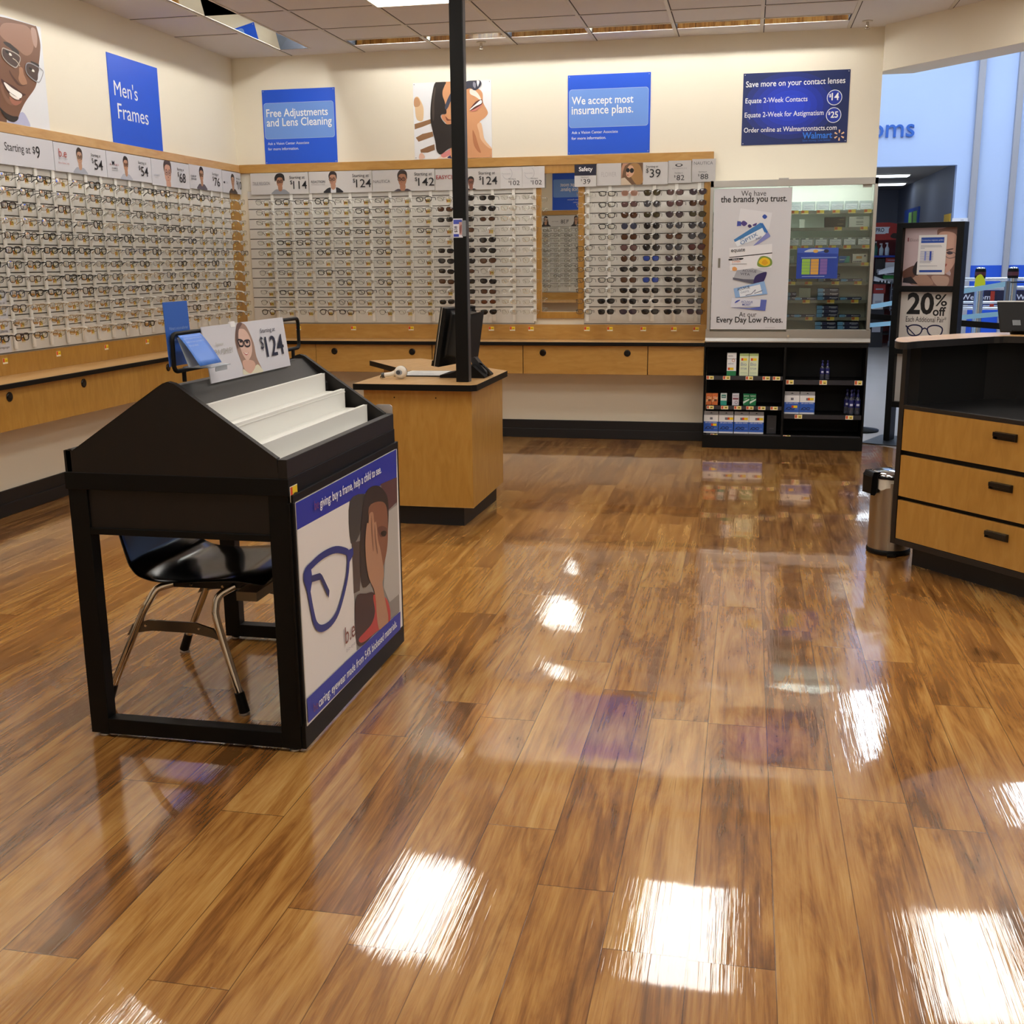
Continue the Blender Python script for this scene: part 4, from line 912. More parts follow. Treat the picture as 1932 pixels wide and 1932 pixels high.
def spray(x, z, h, y, label):
    r = empty('spray_bottle', (x, y, z), label, 'bottle', 'small blue spray bottles'); k = h/.142
    MB().lathe([(.014*k, 0), (.016*k, .004*k), (.016*k, .055*k), (.015*k, .085*k), (.007*k, .100*k)], (x, y, z), 16).build('body', CLRB, r)
    MB().lathe([(.0163*k, .040*k), (.0165*k, .082*k)], (x, y, z), 16).build('label_band', NVY, r); MB().box(x-.008*k, x+.008*k, y-.0172*k, y-.0165*k, z+.05*k, z+.062*k).build('label_text', mat('c8cce8'), r)
    m = MB(); m.lathe([(.008*k, .100*k), (.009*k, .112*k), (.005*k, .118*k), (.004*k, .128*k), (.007*k, .130*k), (.007*k, .138*k), (.003*k, .142*k)], (x, y, z), 14); m.tube([(x, y-.005, z+.135*k), (x, y-.013*k, z+.133*k)], .002*k, 6); m.build('pump_cap', NVY, r)
spray(.565, .525, .142, 8.60, 'left of two small blue spray bottles on the top right shelf'); spray(.602, .525, .142, 8.60, 'right of two small blue spray bottles on the top right shelf')
for n_, (x, y) in enumerate(((.785, 8.60), (.832, 8.60), (.760, 8.66), (.808, 8.66))): spray(x, .266, .185, y, ('front left', 'front right', 'back left', 'back right')[n_] + ' blue-capped spray bottle at the right end of the lower right shelf')
# glass cabinet on top
gc = empty('lens_cabinet', (.29, 8.70, .80), 'aluminium contact lens cabinet with sliding glass doors', 'cabinet')
m = MB(); m.prism([(YC-.012, .8012), (YC-.012, .812), (YC+.004, .832), (YC+.004, .895), (YC+.05, .895), (YC+.05, .8012)], X0-.006, X1+.010, 0, 0); m.build('base_sill', ALU, gc, .0015)
for x0, x1 in ((X0, X0+.024), (X1-.022, X1+.002)): MB().box(x0, x1, YC-.004, YC+.045, .895, 1.962).build('frame_stile', ALU, gc, .002)
MB().box(X0, X1+.002, YC-.004, YC+.045, 1.915, 1.962).build('frame_header', ALU, gc, .002)
for x0, x1 in ((X0, X0+.008), (X1-.008, X1)): MB().box(x0, x1, YC+.045, YB-.005, .8012, 1.962).build('side_panel', ALU if x0 < 0 else WHITEP, gc)
MB().box(X0, X1, YC+.045, YB-.005, 1.950, 1.962).build('top_panel', WHITEP, gc); MB().box(X0, X1, YB-.015, YB-.005, .8012, 1.95).build('back_panel', mat('e9e9e3', .5), gc)
MB().box(X0+.01, X1-.01, YC+.05, YB-.02, .8012, .862).build('floor_panel', mat('8a8a84', .5), gc)
r = MB().box(X0+.06, X1-.06, YC+.055, YC+.085, 1.925, 1.945).build('lamp', mat('f4fff6', .5, emit=16.0, ecol=(.95, 1, .95)), gc)
dl = MB().box(X0+.024, .290, YC+.004, YC+.009, .880, 1.913).build('door', GLASS, gc); MB(FB(0, YC+.004, 0)).box(-.222, -.206, 1.345, 1.415, .0047, .008).build('finger_pull', mat('8a8a86', .3, .9), dl, .002)
drd = MB().box(.262, X1-.022, YC+.020, YC+.025, .880, 1.913).build('door', GLASS, gc); MB().box(.262, .270, YC+.018, YC+.027, .880, 1.913).build('door_edge', mat('a8b8b0', .15), drd)
MB().lathe([(.010, -.008), (.010, 0)], (.304, YC+.003, .848), 14, 0, 1).build('lock', CHROME, gc); MB().box(.19, .26, YC+.005, YC+.03, 1.962, 1.972).build('header_clip', ALU, gc); MB().box(.775, .835, YC+.012, YC+.03, 1.895, 1.915).build('door_catch', mat('a8a49a', .4), gc)
SHZ = [1.745, 1.625, 1.495, 1.372, 1.238, 1.105, .980]
for k, z in enumerate(SHZ):
    o = MB().box(X0+.010, X1-.010, YC+.10, YB-.02, z-.006, z).build('shelf', clear_material('shelf_glass%d' % k, 'e9f0ec'), gc); MB().box(X0+.011, X1-.011, YC+.096, YC+.10, z-.022, z).build('label_strip', mat('7d7d78', .3, .2), o)
    for lx in {0: (.29, .36, .47, .58, .69, .80), 1: (.60, .78), 2: (.29, .37, .47, .565, .67, .80), 3: (.80,), 4: (.29, .41, .60, .76), 5: (.40, .575, .745), 6: (.425, .58, .755)}[k]:
        m = MB(FB(lx, YC+.0955, z-.024)); m.box(0, .052, 0, .026, 0, .0006, 0); m.box(.002, .022, .007, .025, .0006, .0009, 1); m.box(.003, .050, .001, .006, .0006, .0009, 2); m.build('price_label', [mat('dcc04a'), mat('b8582e'), mat('e8dfc0')], o)
def binbox(x, z, w, label, tab): 
    s = Sheet('lens_bin', FB(x, YC+.115, z) @ Matrix.Translation((0, 0, -.09)), w, .055 if tab else .062, .09, ACRYL, label, 'bin', 'clear lens bins in the cabinet')
    s.rect(.006, .006, w-.006, .044, 'd9dde6'); s.ring([(.012, .034), (w*.35, .026), (w*.6, .032), (w-.012, .026)], .003, '9aa4c0', closed=False); s.rect(.015, .014, w-.03, .017, 'b4bacb')
    if tab: s.rect(w*.38, .046, w*.62, .062, 'f2f4f6')
    s.done()
for row, z, tab in ((0, 1.746, 0), (2, 1.496, 1)):
    for k in range(6): binbox((.283 if k == 0 else .268)+.100*k, z, .076 if k == 0 else .090, '%s clear lens bin on the %s glass shelf' % (ORD[k+1], 'top' if row == 0 else 'third'), tab)
carton('lens_box', .532, 1.626, .146, .072, .08, YC+.125, '1a1816', 'black box on the second shelf of the glass cabinet', 'box', 'boxes in the lens cabinet', lambda s, w, h: (s.rect(.045, .004, w-.004, h-.004, '262220'), s.rect(.09, .020, .13, .023, 'a89878'), s.rect(.10, .052, .135, .055, 'a89878')))
carton('lens_box', .702, 1.626, .142, .074, .08, YC+.125, 'c9c8c4', 'grey white box at the right end of the second cabinet shelf', 'box', 'boxes in the lens cabinet', lambda s, w, h: [s.rect(.05, y, .10, y+.004, '5a5a5c') for y in (.015, .028, .036, .056, .066)])
carton('lens_box', .353, 1.626, .036, .060, .02, YC+.13, 'dfe3dd', 'small pale card box standing on the second cabinet shelf', 'box', 'boxes in the lens cabinet')
carton('lens_box', .642, 1.373, .080, .048, .08, YC+.125, '2a6ac0', 'blue and green box on the fourth cabinet shelf', 'box', 'boxes in the lens cabinet', lambda s, w, h: (s.poly([(w*.5, 0), (w, 0), (w, h), (w*.75, h)], '2f9a90'), s.rect(.01, .02, .045, .025, 'c8dcf2')), .10)
carton('lens_box', .742, 1.373, .102, .062, .08, YC+.125, 'dcd8d2', 'white box with orange label at the right of the fourth cabinet shelf', 'box', 'boxes in the lens cabinet', lambda s, w, h: (s.rect(.025, .028, .065, .046, 'c88a3a'), s.poly(ell(.085, .048, .007, .007, 12), '2a2a4a'), [s.poly(ell(.01+.012*k, .008, .005, .005, 8), '3a3050') for k in range(5)]))
carton('lens_box', .290, 1.373, .034, .052, .05, YC+.125, 'c9d4d4', 'small pale box beside the door poster on the fourth cabinet shelf', 'box', 'boxes in the lens cabinet')
def d_flat(s, w, h): s.rect(0, 0, w*.26, h, '6aa4dc'); s.rect(w*.27, h*.2, w*.33, h*.8, 'a8c4e6'); s.rect(w*.58, h*.55, w*.96, h*.72, 'c4c8e0'); s.rect(w*.66, h*.28, w*.90, h*.42, 'a4a8cc'); s.poly(ell(w*.60, h*.62, .004, .004, 8), 'd0d4ea')
FLATN = [('middle stack', .505, 3), ('left', .345, 1), ('right', .668, 1)]
for sh, z, rows in (('fifth', 1.239, [('right of the door poster', .665, 1), ('behind the door poster', .505, 2), ('left of the door poster', .290, 1)]), ('sixth', 1.106, FLATN+[('left end', .290, 2)]), ('seventh', .981, FLATN+[('left end', .290, 1)]), ('bottom', .863, [('left stack', .498, 3), ('right stack', .658, 3)])):
    for wh, x, n_ in rows:
        for q in range(n_):
            pos = {1: 'single', 2: ('lower', 'upper')[q % 2], 3: ('bottom', 'middle', 'top')[q]}[n_]
            carton('lens_box', x+.002*(q % 2), z+.0285*q, .152 if x > .3 else .062, .026 if n_ > 1 else .018, .09, YC+.115+.002*q, '252857', '%s flat light blue and navy box, %s, %s cabinet shelf' % (pos, wh, sh), 'box', 'flat navy lens boxes', d_flat)
carton('shelf_card', .372, 1.116, .085, .075, .002, YC+.15, '8f968c', 'grey plastic card holder hanging under the fifth cabinet shelf', 'card', None)
# door posters
s = Sheet('door_poster', FB(X0+.028, YC+.0005, .896), .552, 1.009, .001, 'd2d3d9', 'tall white poster on the cabinet door reading We have the brands you trust', 'poster')
s.text('We have', .193, .955, w=.176, col='2a2a2e', sy=1.1); s.text('the brands you trust.', .048, .898, w=.470, col='1c1c20', bold=.018, sy=1.15)
s.text('At our', .206, .092, w=.128, col='2a2a2e', sy=1.1); s.text('Every Day Low Prices.', .044, .036, w=.480, col='1c1c20', bold=.018, sy=1.12)
s.traced(P_CASE)
s.text('AIR', .196, .640, w=.040, h=.013, col='5a7a98', rot=.55); s.text('OPTIX', .206, .610, w=.135, h=.026, col='2f6aa8', rot=.52, bold=.0); s.text('Aqua', .312, .640, w=.045, col='3a4a90', rot=.5)
s.text('equate', .135, .552, w=.100, col='2a2a34', bold=.006, rot=.06); s.text('2-WEEK', .143, .484, w=.063, col='d8844a', rot=.06); s.rect(.142, .474, .25, .477, '7a7a80'); s.text('ACUVUE', .220, .420, w=.10, h=.017, col='4a4a55', rot=-.09); s.text('VITA', .205, .397, w=.07, h=.017, col='4a4a55', rot=-.09)
s.text('PREMIUM', .145, .504, w=.05, col='e8e8ee'); s.text('ACUVUE', .190, .280, w=.09, h=.020, col='2a3a5a', rot=.22); s.text('OASYS', .214, .262, w=.06, h=.013, col='8a98b0', rot=.2); s.ring([(.25, .248), (.29, .258), (.32, .290), (.312, .262), (.37, .284)], .004, '2a3a6a', closed=False)
s.text('ACUVUE', .218, .195, w=.085, h=.016, col='5a6ab0', rot=-.04); s.text('MOIST', .228, .174, w=.06, h=.016, col='4a5aa8', bold=.01, rot=-.04); s.poly([(.172, .192), (.185, .210), (.212, .216), (.196, .202)], '4a5ab8', sm=1); s.rect(.40, .014, .47, .016, 'a4a4aa')
s.done()
s = Sheet('door_poster', FB(.342, YC+.0185, 1.262), .290, .218, .001, '1d3fa0', 'blue chart poster with green and orange columns taped to the glass door', 'poster')
s.poly([(.0, .185), (.29, .175), (.29, .218), (0, .218)], '3a5ab8'); s.poly([(.05, .190), (.15, .192), (.19, .205), (.10, .212)], 'b8c4d8', sm=1); s.poly(ell(.13, .195, .018, .012, 12), 'd8a850'); s.poly(ell(.205, .195, .018, .013, 12), '2a2a3a')
for x0, x1, c in ((.037, .095, '8fbf4a'), (.100, .155, 'd0a048'), (.165, .215, '7a60a8')):
    s.rect(x0, .030, x1, .140, c)
    for q in range(4): s.rect(x0, .052+.022*q, x1, .0535+.022*q, '1d3fa0')
s.rect(.03, .145, .28, .153, '7a96d8'); s.rect(.04, .014, .2, .018, 'a8bce8'); s.done()
# ================================================================ KIOSK DISPLAY TABLE
kx0, kx1, ky0, ky1 = -1.912, -1.232, 2.83, 3.785
ks = empty('display_table', (-1.57, 3.31, 0), 'dark brown gabled display table with white stepped trays and blue sign', 'display table')
for x in (kx0, kx1-.060):
    for y in (ky0, ky1-.045): MB().box(x, x+.060, y, y+.045, .012, .775).build('leg', BLK, ks, .002)
for x in (kx0+.03, kx1-.03):
    for y in (ky0+.022, ky1-.022): MB().lathe([(.016, 0), (.016, .006), (.006, .007), (.006, .014)], (x, y, 0), 14).build('leveller_foot', STEEL, ks)
for y in (ky0, ky1-.045): MB().box(kx0+.06, kx1-.06, y, y+.045, .012, .060).build('bottom_rail', BLK, ks, .002)
for y in (ky0+.008, ky1-.026): MB().box(kx0+.06, kx1-.06, y, y+.018, .655, .775).build('apron_panel', ESPRESSO, ks)
m = MB()
for y in (ky0, ky1-.045): m.box(kx0+.06, kx1-.06, y, y+.045, .636, .656)
for x in (kx0, kx1-.045): m.box(x, x+.045, ky0+.045, ky1-.045, .636, .700)
m.build('apron_rail', BLK, ks, .0015)
MB().box(kx0-.004, kx1+.006, ky0-.006, ky1+.006, .770, .820).build('table_rim', BLK, ks, .002)
for y in (ky0-.004, ky1-.014):
    m = MB(); m.prism([(-1.905, .820), (-1.905, .884), (-1.882, .884), (-1.600, 1.070), (-1.583, 1.080), (-1.568, 1.083), (-1.550, 1.080), (-1.256, .876), (-1.256, .820)], y, y+.018, 0, 1); m.build('gable_panel', ESPRESSO, ks, .002)
for x0, x1, nm_ in ((-1.255, -1.228, 'front_lip'), (-1.912, -1.888, 'back_lip')): MB().box(x0, x1, ky0-.004, ky1+.004, .820, .874 if x0 > -1.5 else .884).build(nm_, ESPRESSO, ks, .0015)
m = MB(); m.prism([(-1.585, 1.070), (-1.552, 1.070), (-1.462, .985), (-1.462, .960), (-1.500, .960), (-1.585, 1.045)], ky0+.014, ky1-.014, 0, 1); m.build('ridge_board', mat('1c1b1a', .45), ks)
m = MB(); m.prism([(-1.585, 1.070), (-1.885, .872), (-1.885, .83), (-1.585, 1.04)], ky0+.014, ky1-.014, 0, 1); m.build('rear_slope_board', mat('1c1b1a', .45), ks)
TRAY = mat('e9e9e3', .28)
for xt, zt, zb in ((-1.460, 1.021, .958), (-1.388, .967, .900), (-1.307, .912, .845)):
    m = MB(); m.prism([(xt, zt), (xt-.012, zt), (xt-.012, zt-.003), (xt-.003, zt-.003), (xt-.003, zb-.003), (xt+.073, zb-.003), (xt+.073, zb), (xt, zb)], ky0+.016, 3.735, 0, 1); m.box(xt-.010, xt, 3.732, 3.735, zb, zt); m.build('display_tray', TRAY, ks, .0008)
m = MB(); m.box(-1.234, -1.226, ky0-.004, ky0+.022, .085, .75); m.box(-1.232, -1.218, ky0+.004, ky1+.018, .012, .082); m.box(-1.232, -1.218, ky0+.004, ky1+.018, .750, .772); m.box(-1.232, -1.218, ky0+.004, ky0+.02, .08, .75); m.box(-1.232, -1.218, ky1-.012, ky1+.018, .08, .75); m.build('sign_frame', BLK, ks, .0015)
s = Sheet('sign_panel', FL(-1.222, 2.845, .080), .935, .668, .006, 'e9e5e2', parent=ks)
CL = (.935, .70)
for d_ in (P_KID[0], P_KID[1], P_KID[3], P_KID[4], P_KID[6], P_KID[7], P_KID[8]): s.traced([d_], off=(-.013, .004), clamp=CL)
s.traced(P_KID[9:], off=(-.013, .004), clamp=CL); s.traced(W_KIDGL, width=.022, off=(-.013, .004), clamp=CL); s.traced(P_KIDGL2, off=(-.013, .004), clamp=CL)
s.text('be', .126, .620, w=.034, h=.028, col='7a3a78', bold=.0); s.text('giving: buy a frame, help a child to see.', .168, .608, w=.570, h=.038, col='f2f4fa', bold=.014)
s.text('be', .042, .026, w=.034, h=.028, col='7a3a78'); s.text('caring: eyewear made from 54% biobased materials.', .082, .016, w=.770, h=.038, col='f2f4fa', bold=.014)
s.text('b.e', .325, .139, w=.090, h=.056, col='7a3a30', bold=.0); s.text('bio-eyes', .330, .106, w=.090, h=.018, col='b4b0b4')
s.done()
s = Sheet('price_sticker', FL(-1.2255, 2.832, .752), .052, .044, .0006, 'f6efd8', 'yellow and red price sticker on the display table corner', 'price sticker')
s.rect(.002, .016, .022, .042, RED); s.rect(.016, .016, .050, .042, YEL); s.rect(.022, .020, .044, .023, '4a3a10'); s.rect(.006, .004, .044, .007, '5a5040'); s.done()
# wire sign holder, sign card and leaflets on the ridge
wr = empty('sign_holder', (-1.567, 3.31, 1.08), 'black wire sign holder standing on the display table ridge', 'sign holder')
fp = [(-1.567, p[0], p[1]) for p in rrect(2.868, 1.108, 3.772, 1.212, .018, 4)]
MB().tube(fp, .0065, 8, closed=True).build('wire_frame', BLK, wr)
for y in (2.922, 3.715): MB().tube([(-1.567, y, 1.075), (-1.567, y, 1.108)], .0065, 8).build('post', BLK, wr)
Fs = FR((-1.532, 3.010, 1.060), (-.0, 1, .0), (-.125, 0, 1))
s = Sheet('sign_card', Fs, .588, .165, .003, 'd6d7df', 'white sign card reading Starting at $124 with blonde woman in black glasses', 'sign card')
s.traced(P_LADY, clamp=(.588, .165)); s.traced(W_LADY, width=.005)
s.text('LAURA ASHLEY', .010, .078, w=.162, h=.017, col='a3a39a', bold=-.004); s.text('Eyewear', .065, .101, w=.05, col='b4b4ac')
s.text('Starting at', .386, .119, w=.116, h=.018, col='26283a', bold=.003); s.text('$', .372, .066, w=.024, h=.046, col='15172e', bold=.004); s.text('124', .408, .044, w=.142, h=.066, col='15172e', bold=.008)
m = MB(Fs); m.box(.186, .216, .154, .171, -.002, .005); m.build('clip', mat('f2f2f4', .3), s.o); s.done()
lf = empty('leaflet', (-1.56, 2.93, 1.12), 'blue folded leaflets tucked in the wire holder, the front one flopped forward', 'leaflet')
Fl = FR((-1.5785, 2.862, 1.122), (0, 1, 0), (-.04, 0, 1))
s = Sheet('back_sheet', Fl, .138, .178, .002, '2f63c0', parent=lf)
for k, t in enumerate(('Walmart is not an authorized', 'dealer of nonhuman buy-fitter', 'eyewear. The manufacturer')): s.text(t, .018, .100-.016*k, w=.108, h=.009, col='9fb8ea')
s.done()
m = MB(); m.grid(lambda u, v: (-1.546+.055*v+.012*v*v, 2.862+.130*u-.012*v, 1.208-.048*v-.034*v*v), 6, 8, 0); o = m.build('flopped_sheet', mat('4a80dc', .4), lf); so = o.modifiers.new('t', 'SOLIDIFY'); so.thickness = .0015
def onsheet(u, v): return Vector((-1.546+.055*v+.012*v*v+.0015, 2.862+.130*u-.012*v, 1.208-.048*v-.034*v*v+.0015))
for k, (t, wd) in enumerate((('service agreements may not', .8), ('apply to your purchase of', .78), ('this product.', .42))):
    vs, fs = glyphs(t, 0); xs_ = [q[0] for q in vs]; ys_ = [q[1] for q in vs]
    m = MB(); m.add([onsheet(.10+wd*(a-min(xs_))/(max(xs_)-min(xs_)), .16+.13*k+.085*(1-(b-min(ys_))/(max(ys_)-min(ys_)))) for a, b in vs], fs)
    m.build('lettering', mat('a8c0f0'), lf)
m = MB(); m.grid(lambda u, v: (-1.550+.035*v, 2.864+.12*u-.01*v, 1.203-.080*v), 2, 4, 0); m.build('inner_sheet', mat('b6c0c4', .5), lf)
m = MB(); m.box(-1.558, -1.470, 2.900, 3.020, 1.116, 1.119); m.box(-1.474, -1.471, 2.93, 3.0, 1.104, 1.119); m.build('clear_ledge', ACRYL, lf)
m = MB(); m.prism(rrect(-1.300, .848, -1.235, .905, .012), 3.80, 3.804, 0, 1); o = m.build('card_holder', ACRYL); tag(o, 'clear acrylic card holder peeking past the display table, before the podium', 'card holder')
# ================================================================ SCHOOL CHAIR UNDER THE TABLE (faces +x)
ch = empty('shell_chair', (-1.72, 3.33, 0), 'black plastic shell chair with chrome legs tucked under the display table', 'chair')
SHELL = mat('0c0d0f', .16, coat=.2)
prof = [(-2.005, .790), (-1.970, .700), (-1.942, .600), (-1.922, .530), (-1.905, .480), (-1.875, .446), (-1.820, .430), (-1.740, .430), (-1.640, .438), (-1.540, .446), (-1.480, .440), (-1.455, .424)]
def shell(u, v):
    t = u*(len(prof)-1); i = min(int(t), len(prof)-2); f = t-i
    x = prof[i][0]*(1-f)+prof[i+1][0]*f; z = prof[i][1]*(1-f)+prof[i+1][1]*f
    s_ = (v-.5)*2; wd = .235 if .15 < u < .9 else .235-.03*(1-min(u, 1-u)/.15 if u < .15 else (u-.9)/.1)
    edge = abs(s_)**4
    return (x+.012*edge*max(0, 1-u/.45), 3.325+wd*s_, z-.016*edge*min(1, u/.4)-.010*(1-s_*s_)*min(1, u/.5))
m = MB(); m.grid(shell, 30, 16); o = m.build('seat_shell', SHELL, ch); so = o.modifiers.new('t', 'SOLIDIFY'); so.thickness = .007; so.offset = 1; sb = o.modifiers.new('s', 'SUBSURF'); sb.levels = 1; sb.render_levels = 1
for sy, y in ((1, 3.085), (-1, 3.565)):
    for xs_, knee, top in ((-2.0, (-1.845, .345), (-1.775, .403)), (-1.524, (-1.612, .335), (-1.560, .405))):
        pts = [(xs_, y-.015*sy, .022), (xs_+(knee[0]-xs_)*.85, y-.003*sy, .022+(knee[1]-.022)*.85), (knee[0]+(.008 if xs_ < -1.8 else .004), y+.006*sy, knee[1]+.010), (knee[0]+(.030 if xs_ < -1.8 else .012), y+.022*sy, knee[1]+.046), (top[0], y+.05*sy, top[1])]
        pts = [tuple(p) for p in pts]; sm_ = []
        for i in range(len(pts)-1):
            for k in range(4):
                t = k/4; a = pts[max(i-1, 0)]; b = pts[i]; c = pts[i+1]; d_ = pts[min(i+2, len(pts)-1)]
                sm_.append(tuple(.5*(2*b[j]+(-a[j]+c[j])*t+(2*a[j]-5*b[j]+4*c[j]-d_[j])*t*t+(-a[j]+3*b[j]-3*c[j]+d_[j])*t**3) for j in range(3)))
        sm_.append(pts[-1])
        lg = MB().tube(sm_, .0125, 12).build('leg', CHROME, ch)
        dx, dz = knee[0]-xs_, knee[1]-.022; L = math.hypot(dx, dz)
        MB().tube([(xs_-.004*dx/L, y-.015*sy, .008), (xs_+.05*dx/L, y-.0145*sy, .02+.055*dz/L)], [.017, .0155], 12).build('rubber_boot', BLK, lg); MB().lathe([(.017, 0), (.018, .004), (.010, .009)], (xs_, y-.015*sy, 0), 14).build('glide', STEEL, lg)
    m = MB(); m.prism([(-1.918, .238), (-1.898, .275), (-1.840, .292), (-1.680, .292), (-1.618, .275), (-1.596, .238), (-1.622, .246), (-1.690, .258), (-1.830, .258), (-1.893, .246)], y-.004, y+.004, 0, 1); b_ = m.build('leg_brace', mat('6a655e', .3, .8), ch, .001)
    for x in (-1.850, -1.665): MB().lathe([(.006, -.003), (.004, -.007)], (x, y-.002*1, .275), 10, 0, 1).build('screw', CHROME, b_)
m = MB()
for y in (3.135, 3.515): m.prism([(-1.83, .412), (-1.80, .392), (-1.56, .394), (-1.52, .418)], y-.003, y+.003, 0, 1)
m.box(-1.80, -1.775, 3.135, 3.515, .396, .412); m.box(-1.565, -1.54, 3.135, 3.515, .398, .414); b_ = m.build('under_seat_bracket', mat('16161a', .35, .3), ch)
for x in (-1.805, -1.71, -1.60): MB().lathe([(.006, 0), (.004, -.004)], (x, 3.131, .403), 10, 0, 1).build('screw', CHROME, b_)
MB().box(-1.56, -1.49, 3.14, 3.50, .355, .385).build('front_stretcher', mat('7a746a', .3, .8), ch)

# ================================================================ PODIUM DESK, PILLAR, MONITOR
pd = empty('podium_desk', (-1.75, 6.2, 0), 'maple podium desk with black edge behind the display table', 'desk')
body = [(-2.0, 5.675), (-1.405, 5.675), (-1.402, 6.42), (-1.62, 6.74), (-2.05, 7.10), (-2.30, 6.93), (-2.02, 6.48)]
cx_, cy_ = -1.78, 6.25
ins = lambda p, k: [(cx_+(x-cx_)*k, cy_+(y-cy_)*k) for x, y in p]
MB().prism([(-1.95, 5.715), (-1.466, 5.71), (-1.440, 6.40), (-1.65, 6.70), (-2.05, 7.03), (-2.24, 6.90), (-1.97, 6.48)], 0, .108).build('kick_plinth', BASEB, pd)
MB().prism(body, .108, .742).build('body', MAPLE, pd, .001, 1)
for x in (-1.83, -1.60): MB().lathe([(.004, -.001), (.003, -.0015)], (x, 5.6745, .700), 8, 0, 1).build('screw_hole', BLK, pd)
top = [(-2.045, 5.635), (-1.40, 5.632), (-1.373, 5.66), (-1.373, 6.43)] + [(-1.373-.757*t - .04*math.sin(math.pi*t), 6.43+.79*t+.06*math.sin(math.pi*t)) for t in (.2, .4, .6, .8, 1)] + [(-2.425, 7.02), (-2.075, 6.53), (-2.045, 6.30)]
MB().prism(top, .7445, .775).build('worktop', MAPLE_TOP, pd); 
m = MB(); n_ = len(top); cxx = sum(p[0] for p in top)/n_; cyy = sum(p[1] for p in top)/n_
P3 = [(cxx+(x-cxx)*1.004, cyy+(y-cyy)*1.003) for x, y in top]; m.add([(x, y, .742) for x, y in P3]+[(x, y, .7742) for x, y in P3]+[(x, y, .742) for x, y in top]+[(x, y, .7742) for x, y in top], [(i, (i+1) % n_, n_+(i+1) % n_, n_+i) for i in range(n_)]+[(2*n_+i, i, n_+i, 3*n_+i) for i in []]+[(n_+i, n_+(i+1) % n_, 3*n_+(i+1) % n_, 3*n_+i) for i in range(n_)]+[((i+1) % n_, i, 2*n_+i, 2*n_+(i+1) % n_) for i in range(n_)]); m.build('edge_band', BLK, pd)
pl = empty('pillar_post', (-1.475, 5.81, .775), 'square black post from the podium desk to the ceiling', 'pillar')
MB().box(-1.513, -1.446, 5.776, 5.843, .775, H).build('post', BLK, pl, .002); MB().box(-1.446, -1.4435, 5.784, 5.835, .775, H-.002).build('lighter_side_face', mat('3a3a3e', .45), pl)  # thin plate gives the post's right face a lighter grey
s = Sheet('pillar_sign', FR((-1.512, 5.775, 1.527), (1, .0, 0)), .050, .096, .0015, 'e8e8f4', 'small blue and white price sign on the black pillar', 'sign')
s.rect(.002, .068, .047, .090, '4a58b8'); s.rect(.002, .004, .030, .018, '3a48b0'); s.rect(.032, .014, .047, .078, 'c09a98'); s.poly([(.034, .05), (.045, .065), (.043, .03), (.036, .02)], '8a5a58', sm=1); s.text('$38', .024, .026, h=.018, col='1a1a26', rot=math.pi/2, bold=.01); s.done()
MB(FR((-1.464, 5.7755, 1.533), (1, 0, 0))).box(0, .020, 0, .080, 0, .004).build('sign_clip', ACRYL, s.o)
# monitor: seen nearly edge on, screen to the left, leaning back
mn = empty('monitor', (-1.56, 6.13, .775), 'black desktop monitor on a folding stand behind the pillar', 'monitor')
Fm = FR((-1.655, 5.955, .835), Vector((.22, .98, 0)), Vector((.165, 0, .986)))   # right edge nearest the camera: local x along the screen
m = MB(Fm); m.box(0, .36, 0, .325, -.030, -.004); m.build('screen_housing', BLK, mn, .004)
m = MB(Fm); m.box(0, .36, 0, .325, -.044, -.032); m.build('bezel', BLKG, mn, .003)
m = MB(Fm); m.box(-.003, .363, -.002, .327, -.033, -.028); m.build('silver_band', ALU, mn, .001)
m = MB(Fm); m.prism([(.05, .06), (.31, .06), (.30, .30), (.06, .30)], -.004, .075); m.build('rear_housing', mat('131315', .4), mn, .012, 3)
m = MB(Fm); m.box(.08, .14, .262, .296, .070, .080, 0); m.box(.08, .14, .225, .255, .070, .080, 1); m.build('rear_vent', [mat('55585c', .3), BLKG], mn)
m = MB(Fm); m.box(-.002, .012, .0, .03, -.05, -.03); m.build('bezel_foot', BLKG, mn)
m = MB(); m.prism([(-1.50, .88), (-1.478, .88), (-1.415, .80), (-1.42, .779), (-1.465, .779)], 6.05, 6.13, 0, 1); m.build('stand_arm', mat('2a2b2f', .35), mn, .004)
m = MB(); m.prism([(-1.66, .7758), (-1.66, .79), (-1.60, .800), (-1.50, .842), (-1.470, .842), (-1.405, .783), (-1.405, .7758)], 5.98, 6.20, 0, 1); m.build('stand_base', BLK, mn, .004)
MB().tube([(-1.47, 6.10, .85), (-1.43, 6.04, .845), (-1.400, 6.03, .82), (-1.392, 6.05, .788), (-1.42, 6.09, .783), (-1.44, 6.16, .783)], .006, 8).build('cable', BLKG, mn)
pp = MB(); pp.prism([(-1.94, 6.02), (-1.66, 6.03), (-1.69, 6.34), (-1.93, 6.31)], .7755, .781); tag(pp.build('clipboard', mat('2a2522', .5)), 'dark clipboard lying flat on the podium desk under papers', 'clipboard')
Fp = FR((-1.925, 6.04, .7815), (1, .03, 0), (0.03, 1, 0))
s = Sheet('paper_sheet', Fp, .25, .26, .001, 'f2f2f0', 'white printed sheet on the clipboard beside the scanner', 'paper')
for k in range(9): s.rect(.03, .02+.025*k, .05+.15*random.random()+.02, .025+.025*k, '9a9aa6')
s.done()
sc = empty('barcode_scanner', (-1.90, 5.90, .775), 'white handheld barcode scanner lying on the podium desk', 'scanner')
WS = mat('e2ddd2', .35)
m = MB(); m.lathe([(.004, -.028), (.022, -.027), (.033, -.018), (.036, 0), (.033, .018), (.022, .027), (.004, .028)], (-1.862, 5.905, .8115), 24, 0, 1); o = m.build('head', WS, sc)
